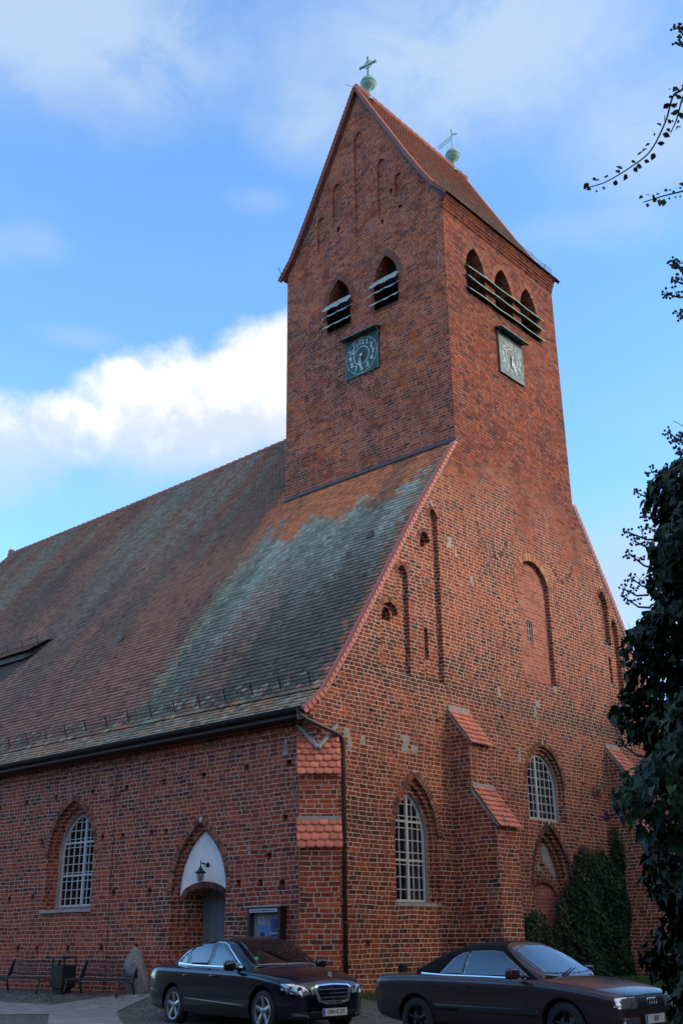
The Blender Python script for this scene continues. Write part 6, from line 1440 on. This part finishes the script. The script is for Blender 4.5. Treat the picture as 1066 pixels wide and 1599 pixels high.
shoot([(1110, 90, 5.6), (1085, 120, 5.5), (1066, 150, 5.5), (1056, 185, 5.5), (1046, 208, 5.5)], 22)
shoot([(1180, 250, 5.6), (1100, 285, 5.6), (1066, 298, 5.5), (1035, 306, 5.5), (1003, 316, 5.5)], 30)
# ---- bare trees
def bare_tree(x, y, h, label, group=None, seed=1, z0=None, dens=1, leafy=0, levels=5):
    rnd = random.Random(seed); z0 = gz(x, y) if z0 is None else z0
    t = thing('bare_tree', label, 'tree', (x, y, z0), 0, group); tr = MB(); br = MB()
    def grow(p, d, L, r, lv):
        n = 4; pts = [p]; q = p.copy(); dd = d.copy()
        for i in range(n):
            dd = (dd+Vector((rnd.gauss(0, .13), rnd.gauss(0, .13), rnd.gauss(.02, .1)))).normalized(); q = q+dd*L/n; pts.append(q.copy())
        (tr if lv == 0 else br).tube(pts, [r*(1-.45*i/n) for i in range(n+1)], 7 if lv < 2 else 3, cap=False)
        if lv >= levels: return
        k = rnd.choice((3, 4)) if lv < 3 else rnd.choice((3, 4, 5))
        for j in range(k+(dens if lv > 1 else 0)):
            f = rnd.uniform(.35, 1) if j else 1.0; i = min(int(f*n), n-1); b = pts[i].lerp(pts[i+1], f*n-i)
            sp = .35 if j == 0 else rnd.uniform(.5, .95); a = dd.orthogonal().normalized(); a.rotate(Matrix.Rotation(rnd.uniform(0, 6.28), 3, dd)); nd = (dd*math.cos(sp)+a*math.sin(sp)+Vector((0, 0, .12))).normalized()
            grow(b, nd, L*rnd.uniform(.58, .80), r*.52 if j else r*.58, lv+1)
    grow(Vector((x, y, z0)), Vector((0, 0, 1)), h*.36, h*.022, 0)
    tr.build('trunk', 'bark', t, smooth=True); br.build('branches', 'bark', t)
    return t
bare_tree(31.0, 11.5, 17, 'leafless tree behind the church gable, seen in the gap beside the near ivy', seed=5, z0=-.5)
# ---- houses and trees across the square, behind the photographer and to the right (they shade the lower walls and show in the car windows)
M['render_wall'] = mat('grey rendered wall', (.17, .15, .13), .9, noise=.15, nscale=1); M['roof_far'] = mat('far roof tiles', (.16, .06, .045), .8, noise=.3, nscale=4)
M['lane_wall'] = mat('dark clinker wall', (.05, .035, .03), .9, noise=.3, nscale=2)
def house(x, y, w, d, h, rz, label, wc):
    t = thing('town_house', label, 'house', (x, y, -1), rz, None, local=True)
    mb = MB(); mb.box((-w/2, -d/2, 0), (w/2, d/2, h)); mb.build('wall', wc, t)
    mb = MB(); mb.prism([(-w/2-.3, -d/2-.4, h), (-w/2-.3, d/2+.4, h), (-w/2-.3, 0, h+d*.42)], (w+.6, 0, 0)); rf = mb.build('roof', 'roof_far', t)
    mb = MB(); mb.box((w*.2, -.4, h+d*.3), (w*.2+.7, .3, h+d*.42+1)); mb.build('chimney', 'brick_dark', rf)
    for s_ in (-1, 1):
        for fl in range(int(h//3)):
            for k in range(int(w//2.4)):
                xx = -w/2+1.2+k*2.4; m = MB(); yy = s_*d/2; m.box((xx-.5, min(yy-.02*s_, yy+.03*s_), 1+fl*3), (xx+.5, max(yy-.02*s_, yy+.03*s_), 2.5+fl*3)); f = m.build('window', 'glass', t)
az_ = SUN_AZ; sdir = Vector((math.cos(az_), math.sin(az_))); perp = Vector((-sdir.y, sdir.x))
def hp(dist, side): p = Vector((6, 0))+sdir*dist+perp*side; return p.x, p.y
for (dist, side, w, h, nm) in ((20, -27, 15, 10.5, 'grey rendered three storey house, the nearest to the lane corner'), (20, -10.5, 16, 11, 'widest grey rendered house facing the church front'), (20.5, 7, 16, 10.6, 'grey rendered house at the far end of the square')):
    x, y = hp(dist, side); house(x, y, w, 9, h+1.3, math.atan2(perp.y, perp.x), nm, 'render_wall')
house(-24, 46, 22, 9, 10, R(35), 'dark brick house closing the north end of the lane', 'lane_wall')
for i, (y, w, h, nm) in enumerate(((-24, 14, 7.5, 'lowest dark brick house of the lane, behind the photographer'), (-8, 15, 8.5, 'tallest dark brick house in the middle of the lane row'), (9, 16, 8, 'dark brick house across the lane facing the church door'), (27, 16, 8.5, 'northernmost dark brick house of the lane row'))):
    house(-34, y, w, 9, h+1.5, math.pi/2, nm, 'lane_wall')
bare_tree(*hp(13, -3), 15, 'large leafless lime tree on the square', seed=11, dens=1); bare_tree(*hp(13, -16), 14, 'leafless lime tree near the houses', seed=12, dens=1)
bare_tree(-24, -30, 13, 'leafless tree behind the photographer', seed=14)
